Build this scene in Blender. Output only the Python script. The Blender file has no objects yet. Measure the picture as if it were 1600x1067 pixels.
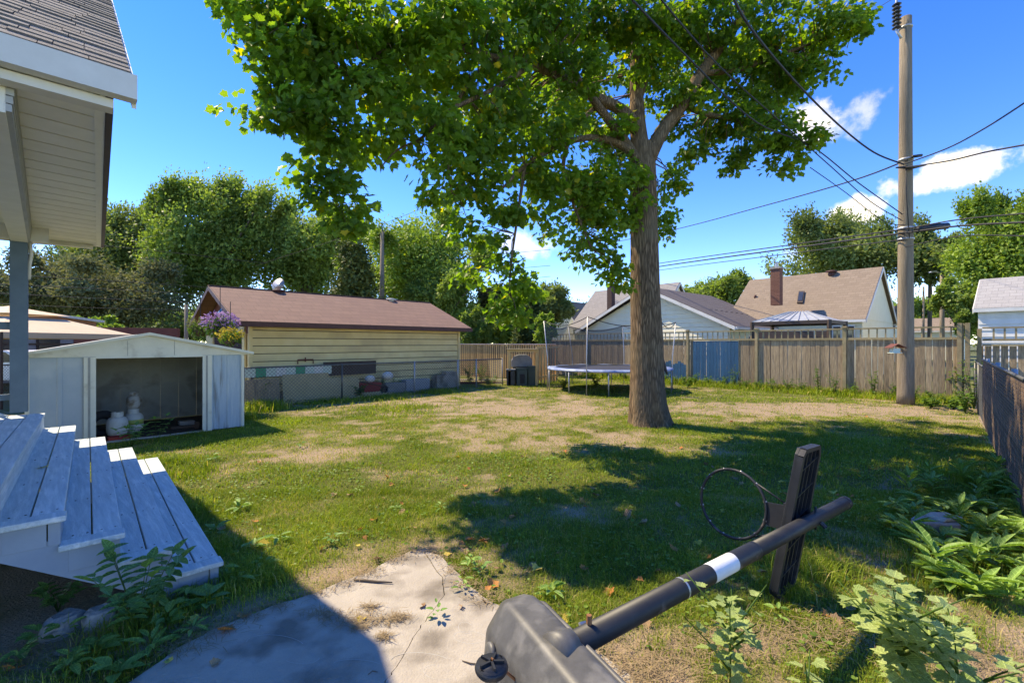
import bpy, math, random
import numpy as np
from mathutils import Vector, Matrix

# ------------------------------------------------------------------ camera, sky, sun, exposure
C = bpy.context.scene.collection
SC = bpy.context.scene
F, HC, HY, CX = 705.0, 1.70, 536.0, 800.0
cam_d = bpy.data.cameras.new('camera')
cam = bpy.data.objects.new('camera', cam_d); C.objects.link(cam)
cam.location = (0, 0, HC); cam.rotation_euler = (math.radians(90), 0, 0)
cam_d.sensor_width = 36; cam_d.lens = 36 * F / 1600
cam_d.shift_y = (HY - 533.5) / 1600
cam_d.clip_start = 0.05; cam_d.clip_end = 1500
SC.camera = cam

SUN_V = Vector((0.645, -0.40, -1.0)).normalized()      # travelling direction of the light
sel = math.asin(-SUN_V.z); saz = math.atan2(-SUN_V.x, -SUN_V.y)
ld = bpy.data.lights.new('sun', 'SUN'); ld.energy = 2.0; ld.angle = math.radians(0.53); ld.color = (1.0, 0.98, 0.93)
lo = bpy.data.objects.new('sun', ld); C.objects.link(lo)
lo.rotation_euler = SUN_V.to_track_quat('-Z', 'Y').to_euler(); lo.location = (-20, 15, 30)

world = bpy.data.worlds.new("World"); SC.world = world; world.use_nodes = True
wt = world.node_tree; wt.nodes.clear()
def WN(t, **k):
    n = wt.nodes.new(t)
    for a, b in k.items(): setattr(n, a, b)
    return n
wout = WN('ShaderNodeOutputWorld'); wbg = WN('ShaderNodeBackground')
sky = WN('ShaderNodeTexSky', sky_type='NISHITA', sun_disc=False)
sky.sun_elevation = sel; sky.sun_rotation = saz; sky.altitude = 2500; sky.air_density = 0.85; sky.dust_density = 0.0; sky.ozone_density = 2.5
wbg.inputs['Strength'].default_value = 0.15
hs = WN('ShaderNodeHueSaturation'); hs.inputs['Saturation'].default_value = 1.36; hs.inputs['Value'].default_value = 1.03; hs.inputs['Hue'].default_value = 0.5195
wt.links.new(sky.outputs[0], hs.inputs['Color'])
tc = WN('ShaderNodeTexCoord')
nz = WN('ShaderNodeTexNoise'); nz.inputs['Scale'].default_value = 15; nz.inputs['Detail'].default_value = 7; nz.inputs['Roughness'].default_value = 0.6
wt.links.new(tc.outputs['Generated'], nz.inputs['Vector'])
prev = None
# clouds as soft puffs at fixed directions, the last two added outside the view: (px, py, half width px, half height px, opacity)
for (px, py, hw, hh, op) in [(1505, 264, 88, 26, 0.95), (1430, 288, 44, 18, 0.8), (1336, 328, 38, 22, 0.9), (1272, 182, 34, 36, 0.8), (1350, 178, 44, 26, 0.38),
                             (278, 306, 44, 24, 0.8), (1480, 452, 70, 22, 0.5), (822, 380, 50, 22, 0.45), (1290, 395, 60, 14, 0.25), (-400, 250, 190, 50, 0.8), (2300, 200, 220, 60, 0.8)]:
    d = Vector((px - CX, F, HY - py)); L = d.length; d.normalize()
    side = Vector((F, -(px - CX), 0)).normalized(); up = side.cross(d).normalized()
    if px == 1500: side = (side + up * 0.22).normalized(); up = side.cross(d).normalized()
    if px == 1350: side = (side + up * 0.7).normalized(); up = side.cross(d).normalized()
    sub = WN('ShaderNodeVectorMath', operation='SUBTRACT'); sub.inputs[1].default_value = d
    wt.links.new(tc.outputs['Generated'], sub.inputs[0])
    ds = []
    for ax, w in ((side, hw / L), (up, hh / L)):
        dt = WN('ShaderNodeVectorMath', operation='DOT_PRODUCT'); dt.inputs[1].default_value = ax / w
        wt.links.new(sub.outputs[0], dt.inputs[0])
        p = WN('ShaderNodeMath', operation='POWER'); 
        ab = WN('ShaderNodeMath', operation='ABSOLUTE'); wt.links.new(dt.outputs['Value'], ab.inputs[0])
        wt.links.new(ab.outputs[0], p.inputs[0]); p.inputs[1].default_value = 2; ds.append(p)
    ad = WN('ShaderNodeMath', operation='ADD'); wt.links.new(ds[0].outputs[0], ad.inputs[0]); wt.links.new(ds[1].outputs[0], ad.inputs[1])
    ml = WN('ShaderNodeMath', operation='MULTIPLY_ADD'); wt.links.new(nz.outputs[0], ml.inputs[0]); ml.inputs[1].default_value = -6.0; ml.inputs[2].default_value = 2.75
    a2 = WN('ShaderNodeMath', operation='ADD'); wt.links.new(ad.outputs[0], a2.inputs[0]); wt.links.new(ml.outputs[0], a2.inputs[1])
    mr = WN('ShaderNodeMapRange', interpolation_type='SMOOTHSTEP'); wt.links.new(a2.outputs[0], mr.inputs['Value'])
    mr.inputs['From Min'].default_value = 1.0; mr.inputs['From Max'].default_value = -0.4; mr.inputs['To Min'].default_value = 0; mr.inputs['To Max'].default_value = op
    if prev is None: prev = mr.outputs[0]
    else:
        mx = WN('ShaderNodeMath', operation='MAXIMUM'); wt.links.new(prev, mx.inputs[0]); wt.links.new(mr.outputs[0], mx.inputs[1]); prev = mx.outputs[0]
mixc = WN('ShaderNodeMix', data_type='RGBA'); wt.links.new(prev, mixc.inputs[0]); wt.links.new(hs.outputs[0], mixc.inputs[6]); mixc.inputs[7].default_value = (3.0, 3.1, 3.3, 1)
wt.links.new(mixc.outputs[2], wbg.inputs['Color']); wt.links.new(wbg.outputs[0], wout.inputs[0])
SC.view_settings.view_transform = 'Standard'; SC.view_settings.look = 'None'; SC.view_settings.gamma = 1; SC.view_settings.exposure = 1.93
SC.view_settings.use_curve_mapping = False
SC.view_settings.use_white_balance = True; SC.view_settings.white_balance_temperature = 9900; SC.view_settings.white_balance_tint = 7
SC.render.engine = 'CYCLES'
SC.cycles.max_bounces = 9; SC.cycles.diffuse_bounces = 6; SC.cycles.transparent_max_bounces = 12; SC.cycles.use_denoising = True
SC.cycles.sample_clamp_indirect = 6

# ------------------------------------------------------------------ helpers
random.seed(7); RS = np.random.RandomState(7)
def P(px, py, z=0.0):
    d = F * (HC - z) / (py - HY); return Vector(((px - CX) / F * d, d, z))
def DP(px, py, d): return Vector(((px - CX) / F * d, d, HC + (HY - py) / F * d))
def hit(px, py, p0, n):
    r = Vector(((px - CX) / F, 1.0, (HY - py) / F)); o = Vector((0, 0, HC)); p0 = Vector(p0)
    return o + r * ((p0 - o).dot(n) / r.dot(n))
Z = Vector((0, 0, 1))
U = Vector((math.sin(math.radians(44)), math.cos(math.radians(44)), 0)); N = Vector((U.y, -U.x, 0))   # garage direction; towards the yard
VF = Vector((-0.65, 0.76, 0)).normalized(); UF = Vector((VF.y, -VF.x, 0))                               # along the back fence; away behind it

class MB:
    def __init__(s): s.v = []; s.f = []
    def add(s, vs, fs):
        o = len(s.v); s.v += [tuple(v) for v in vs]; s.f += [tuple(i + o for i in f) for f in fs]; return s
    def ob(s, o, a, b, c):
        o, a, b, c = Vector(o), Vector(a), Vector(b), Vector(c)
        if a.cross(b).dot(c) < 0: a, b = b, a
        vs = [o, o + a, o + a + b, o + b, o + c, o + a + c, o + a + b + c, o + b + c]
        return s.add(vs, [(0, 3, 2, 1), (4, 5, 6, 7), (0, 1, 5, 4), (1, 2, 6, 5), (2, 3, 7, 6), (3, 0, 4, 7)])
    def box(s, x0, x1, y0, y1, z0, z1): return s.ob((x0, y0, z0), (x1 - x0, 0, 0), (0, y1 - y0, 0), (0, 0, z1 - z0))
    def bar(s, p, q, w, t, up=Z):
        p, q = Vector(p), Vector(q); d = q - p; sd = d.cross(Vector(up))
        if sd.length < 1e-6: sd = d.cross(Vector((1, 0, 0)))
        sd.normalize(); u = sd.cross(d).normalized()
        return s.ob(p - sd * w / 2 - u * t / 2, d, sd * w, u * t)
    def tube(s, pts, rad, n=8, cap=True):
        pts = [Vector(p) for p in pts]
        if not hasattr(rad, '__len__'): rad = [rad] * len(pts)
        o = len(s.v); ref = None
        for i, p in enumerate(pts):
            d = (pts[min(i + 1, len(pts) - 1)] - pts[max(i - 1, 0)]).normalized()
            if ref is None: ref = d.orthogonal().normalized()
            a = (ref - d * ref.dot(d)).normalized(); ref = a; b = d.cross(a)
            for k in range(n):
                t = 2 * math.pi * k / n; s.v.append(tuple(p + (a * math.cos(t) + b * math.sin(t)) * rad[i]))
        for i in range(len(pts) - 1):
            for k in range(n):
                k2 = (k + 1) % n; s.f.append((o + i * n + k, o + i * n + k2, o + (i + 1) * n + k2, o + (i + 1) * n + k))
        if cap:
            s.f.append(tuple(o + k for k in range(n - 1, -1, -1))); e = o + (len(pts) - 1) * n; s.f.append(tuple(e + k for k in range(n)))
        return s
    def lathe(s, c, prof, n=16, ax=Z):
        c = Vector(c); ax = Vector(ax).normalized(); return s.tube([c + ax * h for r, h in prof], [max(r, .0005) for r, h in prof], n)
    def prism(s, poly, ex):
        ex = Vector(ex); poly = [Vector(p) for p in poly]; n = len(poly)
        nrm = Vector((0, 0, 0))
        for i in range(n): nrm += poly[i].cross(poly[(i + 1) % n])
        if nrm.dot(ex) < 0: poly = poly[::-1]
        vs = poly + [p + ex for p in poly]
        return s.add(vs, [tuple(range(n - 1, -1, -1)), tuple(range(n, 2 * n))] + [(i, (i + 1) % n, n + (i + 1) % n, n + i) for i in range(n)])
    def mesh(s, name, mat, smooth=False, off=None):
        me = bpy.data.meshes.new(name); v = s.v
        if off is not None: v = [(a - off[0], b - off[1], c - off[2]) for a, b, c in v]
        me.from_pydata(v, [], s.f); me.validate(); me.materials.append(mat)
        if smooth: me.polygons.foreach_set('use_smooth', [True] * len(me.polygons))
        me.update(); return me
    def build(s, name, mat, parent=None, smooth=False, bevel=0):
        off = wloc(parent) if parent is not None else (Vector(s.v[0]) if False else Vector((0, 0, 0)))
        me = s.mesh(name, mat, smooth, off); o = bpy.data.objects.new(name, me); C.objects.link(o); o.parent = parent
        if bevel:
            m = o.modifiers.new('bevel', 'BEVEL'); m.width = bevel; m.segments = 2; m.limit_method = 'ANGLE'
        return o
def wloc(o):
    p = Vector((0, 0, 0))
    while o is not None: p += o.location; o = o.parent
    return p
def tag(o, label=None, cat=None, group=None, kind=None):
    if label: o['label'] = label
    if cat: o['category'] = cat
    if group: o['group'] = group
    if kind: o['kind'] = kind
    return o
def thing(name, label, cat, loc, group=None):
    o = bpy.data.objects.new(name, None); C.objects.link(o); o.location = loc; o.empty_display_size = .2
    return tag(o, label, cat, group)
def inst(name, me, parent, loc, rot=(0, 0, 0), sc=None):
    o = bpy.data.objects.new(name, me); C.objects.link(o)
    o.location = Vector(loc) - (wloc(parent) if parent is not None else Vector((0, 0, 0))); o.rotation_euler = rot; o.parent = parent
    if sc is not None: o.scale = sc if hasattr(sc, '__len__') else (sc, sc, sc)
    return o
def copy_tree(o, parent=None):
    c = o.copy(); C.objects.link(c); c.parent = parent
    for ch in list(o.children): copy_tree(ch, c)
    return c

# ------------------------------------------------------------------ materials
def newmat(name):
    m = bpy.data.materials.new(name); m.use_nodes = True; m.node_tree.nodes.clear(); return m, m.node_tree
def nn(t, ty, **k):
    n = t.nodes.new(ty)
    for a, b in k.items(): setattr(n, a, b)
    return n
def mat(name, c1, c2, scale=6, rough=.8, bump=.2, stretch=(1, 1, 1), rnd=0.0, c3=None, s3=1.2, t3=(.5, .62), metal=0, spec=.35, detail=6, rotz=0, fine=None, coat=0):
    """two colours mixed by stretched noise, an optional third as patches, bump, variation per object"""
    m, t = newmat(name); L = t.links.new
    out = nn(t, 'ShaderNodeOutputMaterial'); b = nn(t, 'ShaderNodeBsdfPrincipled'); L(b.outputs[0], out.inputs[0])
    g = nn(t, 'ShaderNodeNewGeometry'); mp = nn(t, 'ShaderNodeMapping'); mp.inputs['Scale'].default_value = stretch; mp.inputs['Rotation'].default_value = (0, 0, rotz)
    src = g.outputs['Position']
    if rnd:
        oi = nn(t, 'ShaderNodeObjectInfo'); ml = nn(t, 'ShaderNodeVectorMath', operation='SCALE'); cb = nn(t, 'ShaderNodeCombineXYZ')
        for i in range(3): L(oi.outputs['Random'], cb.inputs[i])
        L(cb.outputs[0], ml.inputs[0]); ml.inputs['Scale'].default_value = 7.3
        ad = nn(t, 'ShaderNodeVectorMath', operation='ADD'); L(g.outputs['Position'], ad.inputs[0]); L(ml.outputs[0], ad.inputs[1]); src = ad.outputs[0]
    # rotate first, then stretch
    if rotz:
        r = nn(t, 'ShaderNodeMapping'); r.inputs['Rotation'].default_value = (0, 0, rotz); L(src, r.inputs[0]); src = r.outputs[0]; mp.inputs['Rotation'].default_value = (0, 0, 0)
    L(src, mp.inputs[0])
    n1 = nn(t, 'ShaderNodeTexNoise'); n1.inputs['Scale'].default_value = scale; n1.inputs['Detail'].default_value = detail; n1.inputs['Roughness'].default_value = .65; L(mp.outputs[0], n1.inputs['Vector'])
    rp = nn(t, 'ShaderNodeMapRange'); rp.inputs['From Min'].default_value = .32; rp.inputs['From Max'].default_value = .68; L(n1.outputs[0], rp.inputs['Value'])
    mx = nn(t, 'ShaderNodeMix', data_type='RGBA'); L(rp.outputs[0], mx.inputs[0]); mx.inputs[6].default_value = (*c1, 1); mx.inputs[7].default_value = (*c2, 1); col = mx.outputs[2]
    if c3:
        n3 = nn(t, 'ShaderNodeTexNoise'); n3.inputs['Scale'].default_value = s3; n3.inputs['Detail'].default_value = 5; L(mp.outputs[0], n3.inputs['Vector'])
        r3 = nn(t, 'ShaderNodeMapRange'); r3.inputs['From Min'].default_value = t3[0]; r3.inputs['From Max'].default_value = t3[1]; L(n3.outputs[0], r3.inputs['Value'])
        m3 = nn(t, 'ShaderNodeMix', data_type='RGBA'); L(r3.outputs[0], m3.inputs[0]); L(col, m3.inputs[6]); m3.inputs[7].default_value = (*c3, 1); col = m3.outputs[2]
    if rnd:
        h = nn(t, 'ShaderNodeHueSaturation'); mr = nn(t, 'ShaderNodeMapRange'); mr.inputs['To Min'].default_value = 1 - rnd; mr.inputs['To Max'].default_value = 1 + rnd
        L(oi.outputs['Random'], mr.inputs['Value']); L(mr.outputs[0], h.inputs['Value']); L(col, h.inputs['Color']); col = h.outputs[0]
    L(col, b.inputs['Base Color'])
    b.inputs['Roughness'].default_value = rough; b.inputs['Metallic'].default_value = metal; b.inputs['Specular IOR Level'].default_value = spec
    if coat: b.inputs['Coat Weight'].default_value = coat
    if bump:
        bn = nn(t, 'ShaderNodeBump'); bn.inputs['Strength'].default_value = bump; bn.inputs['Distance'].default_value = .02
        hsrc = n1.outputs[0]
        if fine:
            n2 = nn(t, 'ShaderNodeTexNoise'); n2.inputs['Scale'].default_value = fine; n2.inputs['Detail'].default_value = 3; L(g.outputs['Position'], n2.inputs['Vector'])
            aa = nn(t, 'ShaderNodeMath', operation='ADD'); L(n1.outputs[0], aa.inputs[0]); L(n2.outputs[0], aa.inputs[1]); hsrc = aa.outputs[0]
        L(hsrc, bn.inputs['Height']); L(bn.outputs[0], b.inputs['Normal'])
    return m
def leafmat(name, dark, light, yellow=None, yt=.93, trans=.45, rough=.45, nscale=.6, tcol=None, rndobj=False, spec=.22):
    m, t = newmat(name); L = t.links.new
    out = nn(t, 'ShaderNodeOutputMaterial'); b = nn(t, 'ShaderNodeBsdfPrincipled'); tr = nn(t, 'ShaderNodeBsdfTranslucent'); ms = nn(t, 'ShaderNodeMixShader')
    if rndobj: at = nn(t, 'ShaderNodeObjectInfo'); rv = at.outputs['Random']
    else: at = nn(t, 'ShaderNodeAttribute', attribute_name='rnd'); rv = at.outputs['Fac']
    g = nn(t, 'ShaderNodeNewGeometry'); n1 = nn(t, 'ShaderNodeTexNoise'); n1.inputs['Scale'].default_value = nscale; n1.inputs['Detail'].default_value = 3; L(g.outputs['Position'], n1.inputs['Vector'])
    ad = nn(t, 'ShaderNodeMath', operation='MULTIPLY_ADD'); L(n1.outputs[0], ad.inputs[0]); ad.inputs[1].default_value = 1.8; ad.inputs[2].default_value = -.65
    a2 = nn(t, 'ShaderNodeMath', operation='MULTIPLY_ADD'); L(rv, a2.inputs[0]); a2.inputs[1].default_value = .6; L(ad.outputs[0], a2.inputs[2]); a2.use_clamp = True
    mx = nn(t, 'ShaderNodeMix', data_type='RGBA'); L(a2.outputs[0], mx.inputs[0]); mx.inputs[6].default_value = (*dark, 1); mx.inputs[7].default_value = (*light, 1); col = mx.outputs[2]
    if yellow:
        gt = nn(t, 'ShaderNodeMath', operation='GREATER_THAN'); L(rv, gt.inputs[0]); gt.inputs[1].default_value = yt
        m2 = nn(t, 'ShaderNodeMix', data_type='RGBA'); L(gt.outputs[0], m2.inputs[0]); L(col, m2.inputs[6]); m2.inputs[7].default_value = (*yellow, 1); col = m2.outputs[2]
    if rndobj:
        tcx = nn(t, 'ShaderNodeTexCoord'); sp = nn(t, 'ShaderNodeSeparateXYZ'); L(tcx.outputs['Object'], sp.inputs[0])
        ax_ = nn(t, 'ShaderNodeMath', operation='ABSOLUTE'); L(sp.outputs['X'], ax_.inputs[0])
        q1 = nn(t, 'ShaderNodeMath', operation='MULTIPLY_ADD'); L(ax_.outputs[0], q1.inputs[0]); q1.inputs[1].default_value = -.75; L(sp.outputs['Y'], q1.inputs[2])
        q2 = nn(t, 'ShaderNodeMath', operation='MULTIPLY'); L(q1.outputs[0], q2.inputs[0]); q2.inputs[1].default_value = 6.0
        q3 = nn(t, 'ShaderNodeMath', operation='PINGPONG'); L(q2.outputs[0], q3.inputs[0]); q3.inputs[1].default_value = .5
        q4 = nn(t, 'ShaderNodeMath', operation='MULTIPLY'); L(q3.outputs[0], q4.inputs[0]); q4.inputs[1].default_value = .25
        mn = nn(t, 'ShaderNodeMath', operation='MINIMUM'); L(ax_.outputs[0], mn.inputs[0]); L(q4.outputs[0], mn.inputs[1])
        vr = nn(t, 'ShaderNodeMapRange'); L(mn.outputs[0], vr.inputs['Value']); vr.inputs['From Min'].default_value = .006; vr.inputs['From Max'].default_value = .03; vr.inputs['To Min'].default_value = .55; vr.inputs['To Max'].default_value = 0
        vm = nn(t, 'ShaderNodeMix', data_type='RGBA'); L(vr.outputs[0], vm.inputs[0]); L(col, vm.inputs[6]); vm.inputs[7].default_value = (*[min(1, c * 1.7 + .03) for c in light], 1)
        nb_ = nn(t, 'ShaderNodeTexNoise'); nb_.inputs['Scale'].default_value = 7; nb_.inputs['Detail'].default_value = 4; L(tcx.outputs['Object'], nb_.inputs['Vector'])
        hv = nn(t, 'ShaderNodeHueSaturation'); hr = nn(t, 'ShaderNodeMapRange'); L(nb_.outputs[0], hr.inputs['Value']); hr.inputs['From Min'].default_value = .3; hr.inputs['From Max'].default_value = .7; hr.inputs['To Min'].default_value = .72; hr.inputs['To Max'].default_value = 1.2; L(hr.outputs[0], hv.inputs['Value']); L(vm.outputs[2], hv.inputs['Color']); col = hv.outputs[0]
        vb = nn(t, 'ShaderNodeBump'); vb.inputs['Strength'].default_value = .5; vb.inputs['Distance'].default_value = .004; L(vr.outputs[0], vb.inputs['Height']); vb.invert = True; L(vb.outputs[0], b.inputs['Normal'])
    L(col, b.inputs['Base Color']); b.inputs['Roughness'].default_value = rough; b.inputs['Specular IOR Level'].default_value = spec
    tm = nn(t, 'ShaderNodeMix', data_type='RGBA', blend_type='MULTIPLY'); tm.inputs[0].default_value = 1; L(col, tm.inputs[6]); tm.inputs[7].default_value = (*(tcol or (1.7, 1.75, .6)), 1)
    L(tm.outputs[2], tr.inputs['Color']); ms.inputs[0].default_value = trans; L(b.outputs[0], ms.inputs[1]); L(tr.outputs[0], ms.inputs[2]); L(ms.outputs[0], out.inputs[0])
    return m
def shinglemat(name, c1, c2, c3, ang, cw=.33, ch=.14, slope=True, bump=.5):
    """shingle tabs: brick pattern along the roof direction ang (rad) and height"""
    m, t = newmat(name); L = t.links.new
    out = nn(t, 'ShaderNodeOutputMaterial'); b = nn(t, 'ShaderNodeBsdfPrincipled'); L(b.outputs[0], out.inputs[0])
    g = nn(t, 'ShaderNodeNewGeometry'); r = nn(t, 'ShaderNodeMapping'); r.inputs['Rotation'].default_value = (0, 0, -ang); L(g.outputs['Position'], r.inputs[0])
    sp = nn(t, 'ShaderNodeSeparateXYZ'); L(r.outputs[0], sp.inputs[0]); cb = nn(t, 'ShaderNodeCombineXYZ'); L(sp.outputs['X'], cb.inputs['X']); L(sp.outputs['Z'], cb.inputs['Y'])
    br = nn(t, 'ShaderNodeTexBrick'); L(cb.outputs[0], br.inputs['Vector']); br.inputs['Scale'].default_value = 1; br.inputs['Brick Width'].default_value = cw; br.inputs['Row Height'].default_value = ch
    br.inputs['Mortar Size'].default_value = .006; br.inputs['Color1'].default_value = (*c1, 1); br.inputs['Color2'].default_value = (*c2, 1); br.inputs['Mortar'].default_value = (*[x * .45 for x in c1], 1)
    n1 = nn(t, 'ShaderNodeTexNoise'); n1.inputs['Scale'].default_value = 1.6; n1.inputs['Detail'].default_value = 8; n1.inputs['Roughness'].default_value = .7; L(g.outputs['Position'], n1.inputs['Vector'])
    mx = nn(t, 'ShaderNodeMix', data_type='RGBA'); L(n1.outputs[0], mx.inputs[0]); L(br.outputs['Color'], mx.inputs[6]); mx.inputs[7].default_value = (*c3, 1)
    n2 = nn(t, 'ShaderNodeTexNoise'); n2.inputs['Scale'].default_value = 60; n2.inputs['Detail'].default_value = 2; L(g.outputs['Position'], n2.inputs['Vector'])
    m2 = nn(t, 'ShaderNodeMix', data_type='RGBA', blend_type='OVERLAY'); m2.inputs[0].default_value = .5; L(mx.outputs[2], m2.inputs[6]); L(n2.outputs[0], m2.inputs[7])
    L(m2.outputs[2], b.inputs['Base Color']); b.inputs['Roughness'].default_value = .9
    bn = nn(t, 'ShaderNodeBump'); bn.inputs['Strength'].default_value = bump; bn.inputs['Distance'].default_value = .02; L(br.outputs['Fac'], bn.inputs['Height']); bn.invert = True; L(bn.outputs[0], b.inputs['Normal'])
    return m

RZU = -math.radians(46)     # rotates U onto the x axis
M = {}
M['yellow'] = mat('yellow_siding', (.74, .55, .25), (.80, .62, .31), 3, .7, .1, rnd=.05, c3=(.62, .46, .23), s3=.7)
M['brownfascia'] = mat('brown_fascia', (.085, .035, .028), (.12, .05, .04), 4, .6, .1)
M['whitepaint'] = mat('white_paint', (.74, .73, .68), (.66, .64, .58), 3, .55, .08, c3=(.52, .5, .43), s3=2.1, t3=(.58, .8))
M['cream'] = mat('cream_soffit', (.82, .79, .68), (.74, .71, .60), 5, .55, .05, rnd=.04)
M['fasciacream'] = mat('cream_fascia', (.72, .69, .60), (.62, .59, .50), 3, .5, .05)
M['beamgrey'] = mat('grey_beam', (.42, .43, .40), (.34, .35, .33), 5, .6, .08)
M['darktrim'] = mat('dark_brown_trim', (.05, .035, .03), (.07, .05, .04), 5, .6, .05)
M['deckblue'] = mat('worn_blue_grey_deck_paint', (.40, .47, .47), (.56, .62, .60), 4, .75, .35, stretch=(.8, 9, 9), rotz=math.radians(-136), rnd=.1, c3=(.72, .73, .69), s3=3.2, t3=(.52, .74), fine=60)
M['deckside'] = mat('blue_grey_skirt_paint', (.25, .31, .36), (.31, .37, .41), 3, .7, .15, rnd=.08, c3=(.33, .39, .43), s3=3, t3=(.6, .8))
M['postblue'] = mat('slate_post_paint', (.09, .14, .18), (.12, .18, .22), 4, .6, .1)
M['shedblue'] = mat('faded_blue_metal', (.36, .44, .50), (.43, .50, .55), 2.5, .6, .08, c3=(.50, .56, .59), s3=1.4)
M['shedstain'] = mat('stained_blue_metal', (.34, .45, .54), (.50, .58, .62), 5, .65, .1, stretch=(5, 5, .5), c3=(.12, .09, .05), s3=1.6, t3=(.52, .68))
M['shedtrim'] = mat('cream_metal_trim', (.80, .77, .64), (.70, .67, .56), 3, .55, .06, c3=(.42, .38, .29), s3=3, t3=(.6, .8))
M['shedroof'] = mat('grey_metal_roof', (.40, .39, .35), (.30, .29, .26), 4, .6, .1)
M['shedin'] = mat('dull_green_grey_metal', (.30, .30, .25), (.37, .37, .31), 2, .6, .1, c3=(.23, .22, .18), s3=2)
M['greywood'] = mat('weathered_fence_wood', (.20, .145, .09), (.46, .34, .21), 7, .9, .5, stretch=(6, 6, .5), rnd=.24, c3=(.12, .10, .08), s3=1.5, t3=(.55, .8))
M['railwood'] = mat('mossy_rail_wood', (.26, .20, .11), (.38, .30, .17), 6, .9, .3, rnd=.12, c3=(.20, .20, .11), s3=2, t3=(.5, .8))
M['tanwood'] = mat('tan_fence_wood', (.60, .36, .14), (.74, .48, .22), 6, .85, .35, stretch=(5, 5, .5), rnd=.18)
M['pinkrail'] = mat('pale_rail_wood', (.55, .42, .34), (.66, .54, .45), 5, .85, .2)
M['bluewood'] = mat('blue_painted_wood', (.012, .075, .15), (.02, .105, .195), 7, .8, .4, stretch=(5, 5, .6), rnd=.12, c3=(.16, .17, .16), s3=4, t3=(.62, .72))
M['pole'] = mat('utility_pole_wood', (.20, .155, .105), (.30, .24, .17), 9, .9, .5, stretch=(5, 5, .35), c3=(.13, .11, .085), s3=1.2, t3=(.55, .75), fine=40)
M['galv'] = mat('galvanised_steel', (.38, .39, .40), (.50, .51, .52), 20, .45, .03, metal=.6)
M['wire'] = mat('black_cable', (.02, .02, .022), (.03, .03, .032), 10, .6, 0)
M['darkwire'] = mat('dull_fence_wire', (.10, .105, .10), (.15, .15, .14), 10, .5, 0, metal=.5)
M['blackplastic'] = mat('black_plastic', (.018, .02, .024), (.03, .032, .036), 8, .42, .08, c3=(.06, .06, .065), s3=4, t3=(.55, .75))
M['tankplastic'] = mat('sunbleached_black_plastic', (.06, .06, .06), (.11, .108, .105), 9, .5, .05, c3=(.19, .185, .175), s3=11, t3=(.5, .8), fine=200, spec=.5)
M['polepaint'] = mat('chipped_black_paint', (.011, .012, .014), (.024, .025, .028), 8, .52, .06, c3=(.16, .12, .10), s3=7, t3=(.66, .76), spec=.5)
M['whitetape'] = mat('white_label', (.75, .76, .76), (.66, .67, .67), 12, .5, .03, c3=(.2, .2, .2), s3=22, t3=(.68, .72))
M['concrete'] = mat('worn_concrete', (.36, .315, .26), (.44, .39, .325), 4, .9, .35, c3=(.20, .17, .135), s3=3.2, t3=(.47, .66), fine=90, detail=9)
M['stone'] = mat('grey_stone', (.26, .25, .23), (.36, .35, .32), 6, .9, .5, fine=60)
M['vinyl'] = mat('white_vinyl_siding', (.84, .77, .57), (.78, .71, .51), 2, .55, .03, rnd=.03)
M['vinylyel'] = mat('pale_yellow_vinyl', (.74, .70, .52), (.68, .64, .46), 2, .55, .03)
M['mint'] = mat('pale_mint_siding', (.58, .68, .58), (.52, .62, .53), 2, .55, .03)
M['glass'] = mat('dark_window_glass', (.03, .035, .04), (.05, .055, .06), 2, .1, 0, spec=.7)
M['brick'] = shinglemat('chimney_brick', (.22, .085, .05), (.28, .12, .075), (.16, .07, .05), 0, .22, .075)
M['brickdark'] = shinglemat('dark_chimney_brick', (.09, .05, .04), (.13, .07, .055), (.07, .045, .04), 0, .22, .075)
M['redwall'] = mat('red_brown_gable_boards', (.14, .045, .035), (.19, .065, .045), 4, .8, .2)
M['orangewood'] = mat('orange_cedar_siding', (.36, .15, .07), (.45, .20, .10), 5, .8, .2, stretch=(6, 6, 1))
M['canvas'] = mat('cream_canvas', (.62, .48, .34), (.56, .43, .30), 3, .8, .05)
M['metalgrey'] = mat('grey_metal_roofing', (.30, .32, .34), (.37, .39, .41), 3, .45, .05)
M['darkbrown'] = mat('dark_brown_wood', (.06, .04, .03), (.09, .06, .045), 6, .8, .2)
M['reed'] = mat('dark_reed_screen', (.10, .065, .045), (.19, .13, .09), 5, .8, .3, rnd=.3)
M['red'] = mat('red_plastic', (.36, .03, .02), (.28, .025, .02), 5, .5, .05)
M['tank_white'] = mat('grubby_white_steel', (.62, .62, .58), (.5, .49, .44), 6, .5, .08, c3=(.25, .2, .14), s3=6, t3=(.58, .72))
M['grubby'] = mat('stained_grey_steel', (.42, .40, .36), (.32, .30, .26), 9, .6, .2, c3=(.2, .15, .1), s3=9, t3=(.5, .65))
M['labelyellow'] = mat('yellow_green_label', (.42, .44, .10), (.36, .38, .1), 9, .6, .02)
M['cover'] = mat('grey_grill_cover', (.19, .19, .19), (.27, .27, .265), 5, .7, .5)
M['greenplastic'] = mat('dark_green_plastic', (.03, .055, .05), (.045, .07, .06), 5, .5, .05)
M['trampblue'] = mat('blue_white_pad', (.07, .14, .36), (.38, .45, .56), 2.2, .5, .1, detail=2)
M['trampmat'] = mat('black_jump_mat', (.03, .03, .035), (.05, .05, .055), 9, .6, .03)
M['plywood'] = mat('weathered_plywood', (.45, .36, .19), (.52, .42, .24), 4, .8, .1)
M['green'] = mat('green_paint', (.03, .30, .16), (.04, .35, .2), 4, .6, .05)
M['soil'] = mat('dark_soil', (.045, .032, .023), (.085, .062, .045), 9, .95, .8, fine=70)
M['carwhite'] = mat('white_car_paint', (.72, .72, .72), (.7, .7, .7), 2, .25, 0, spec=.5)
M['rubber'] = mat('black_rubber', (.02, .02, .02), (.03, .03, .03), 8, .8, .1)
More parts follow.
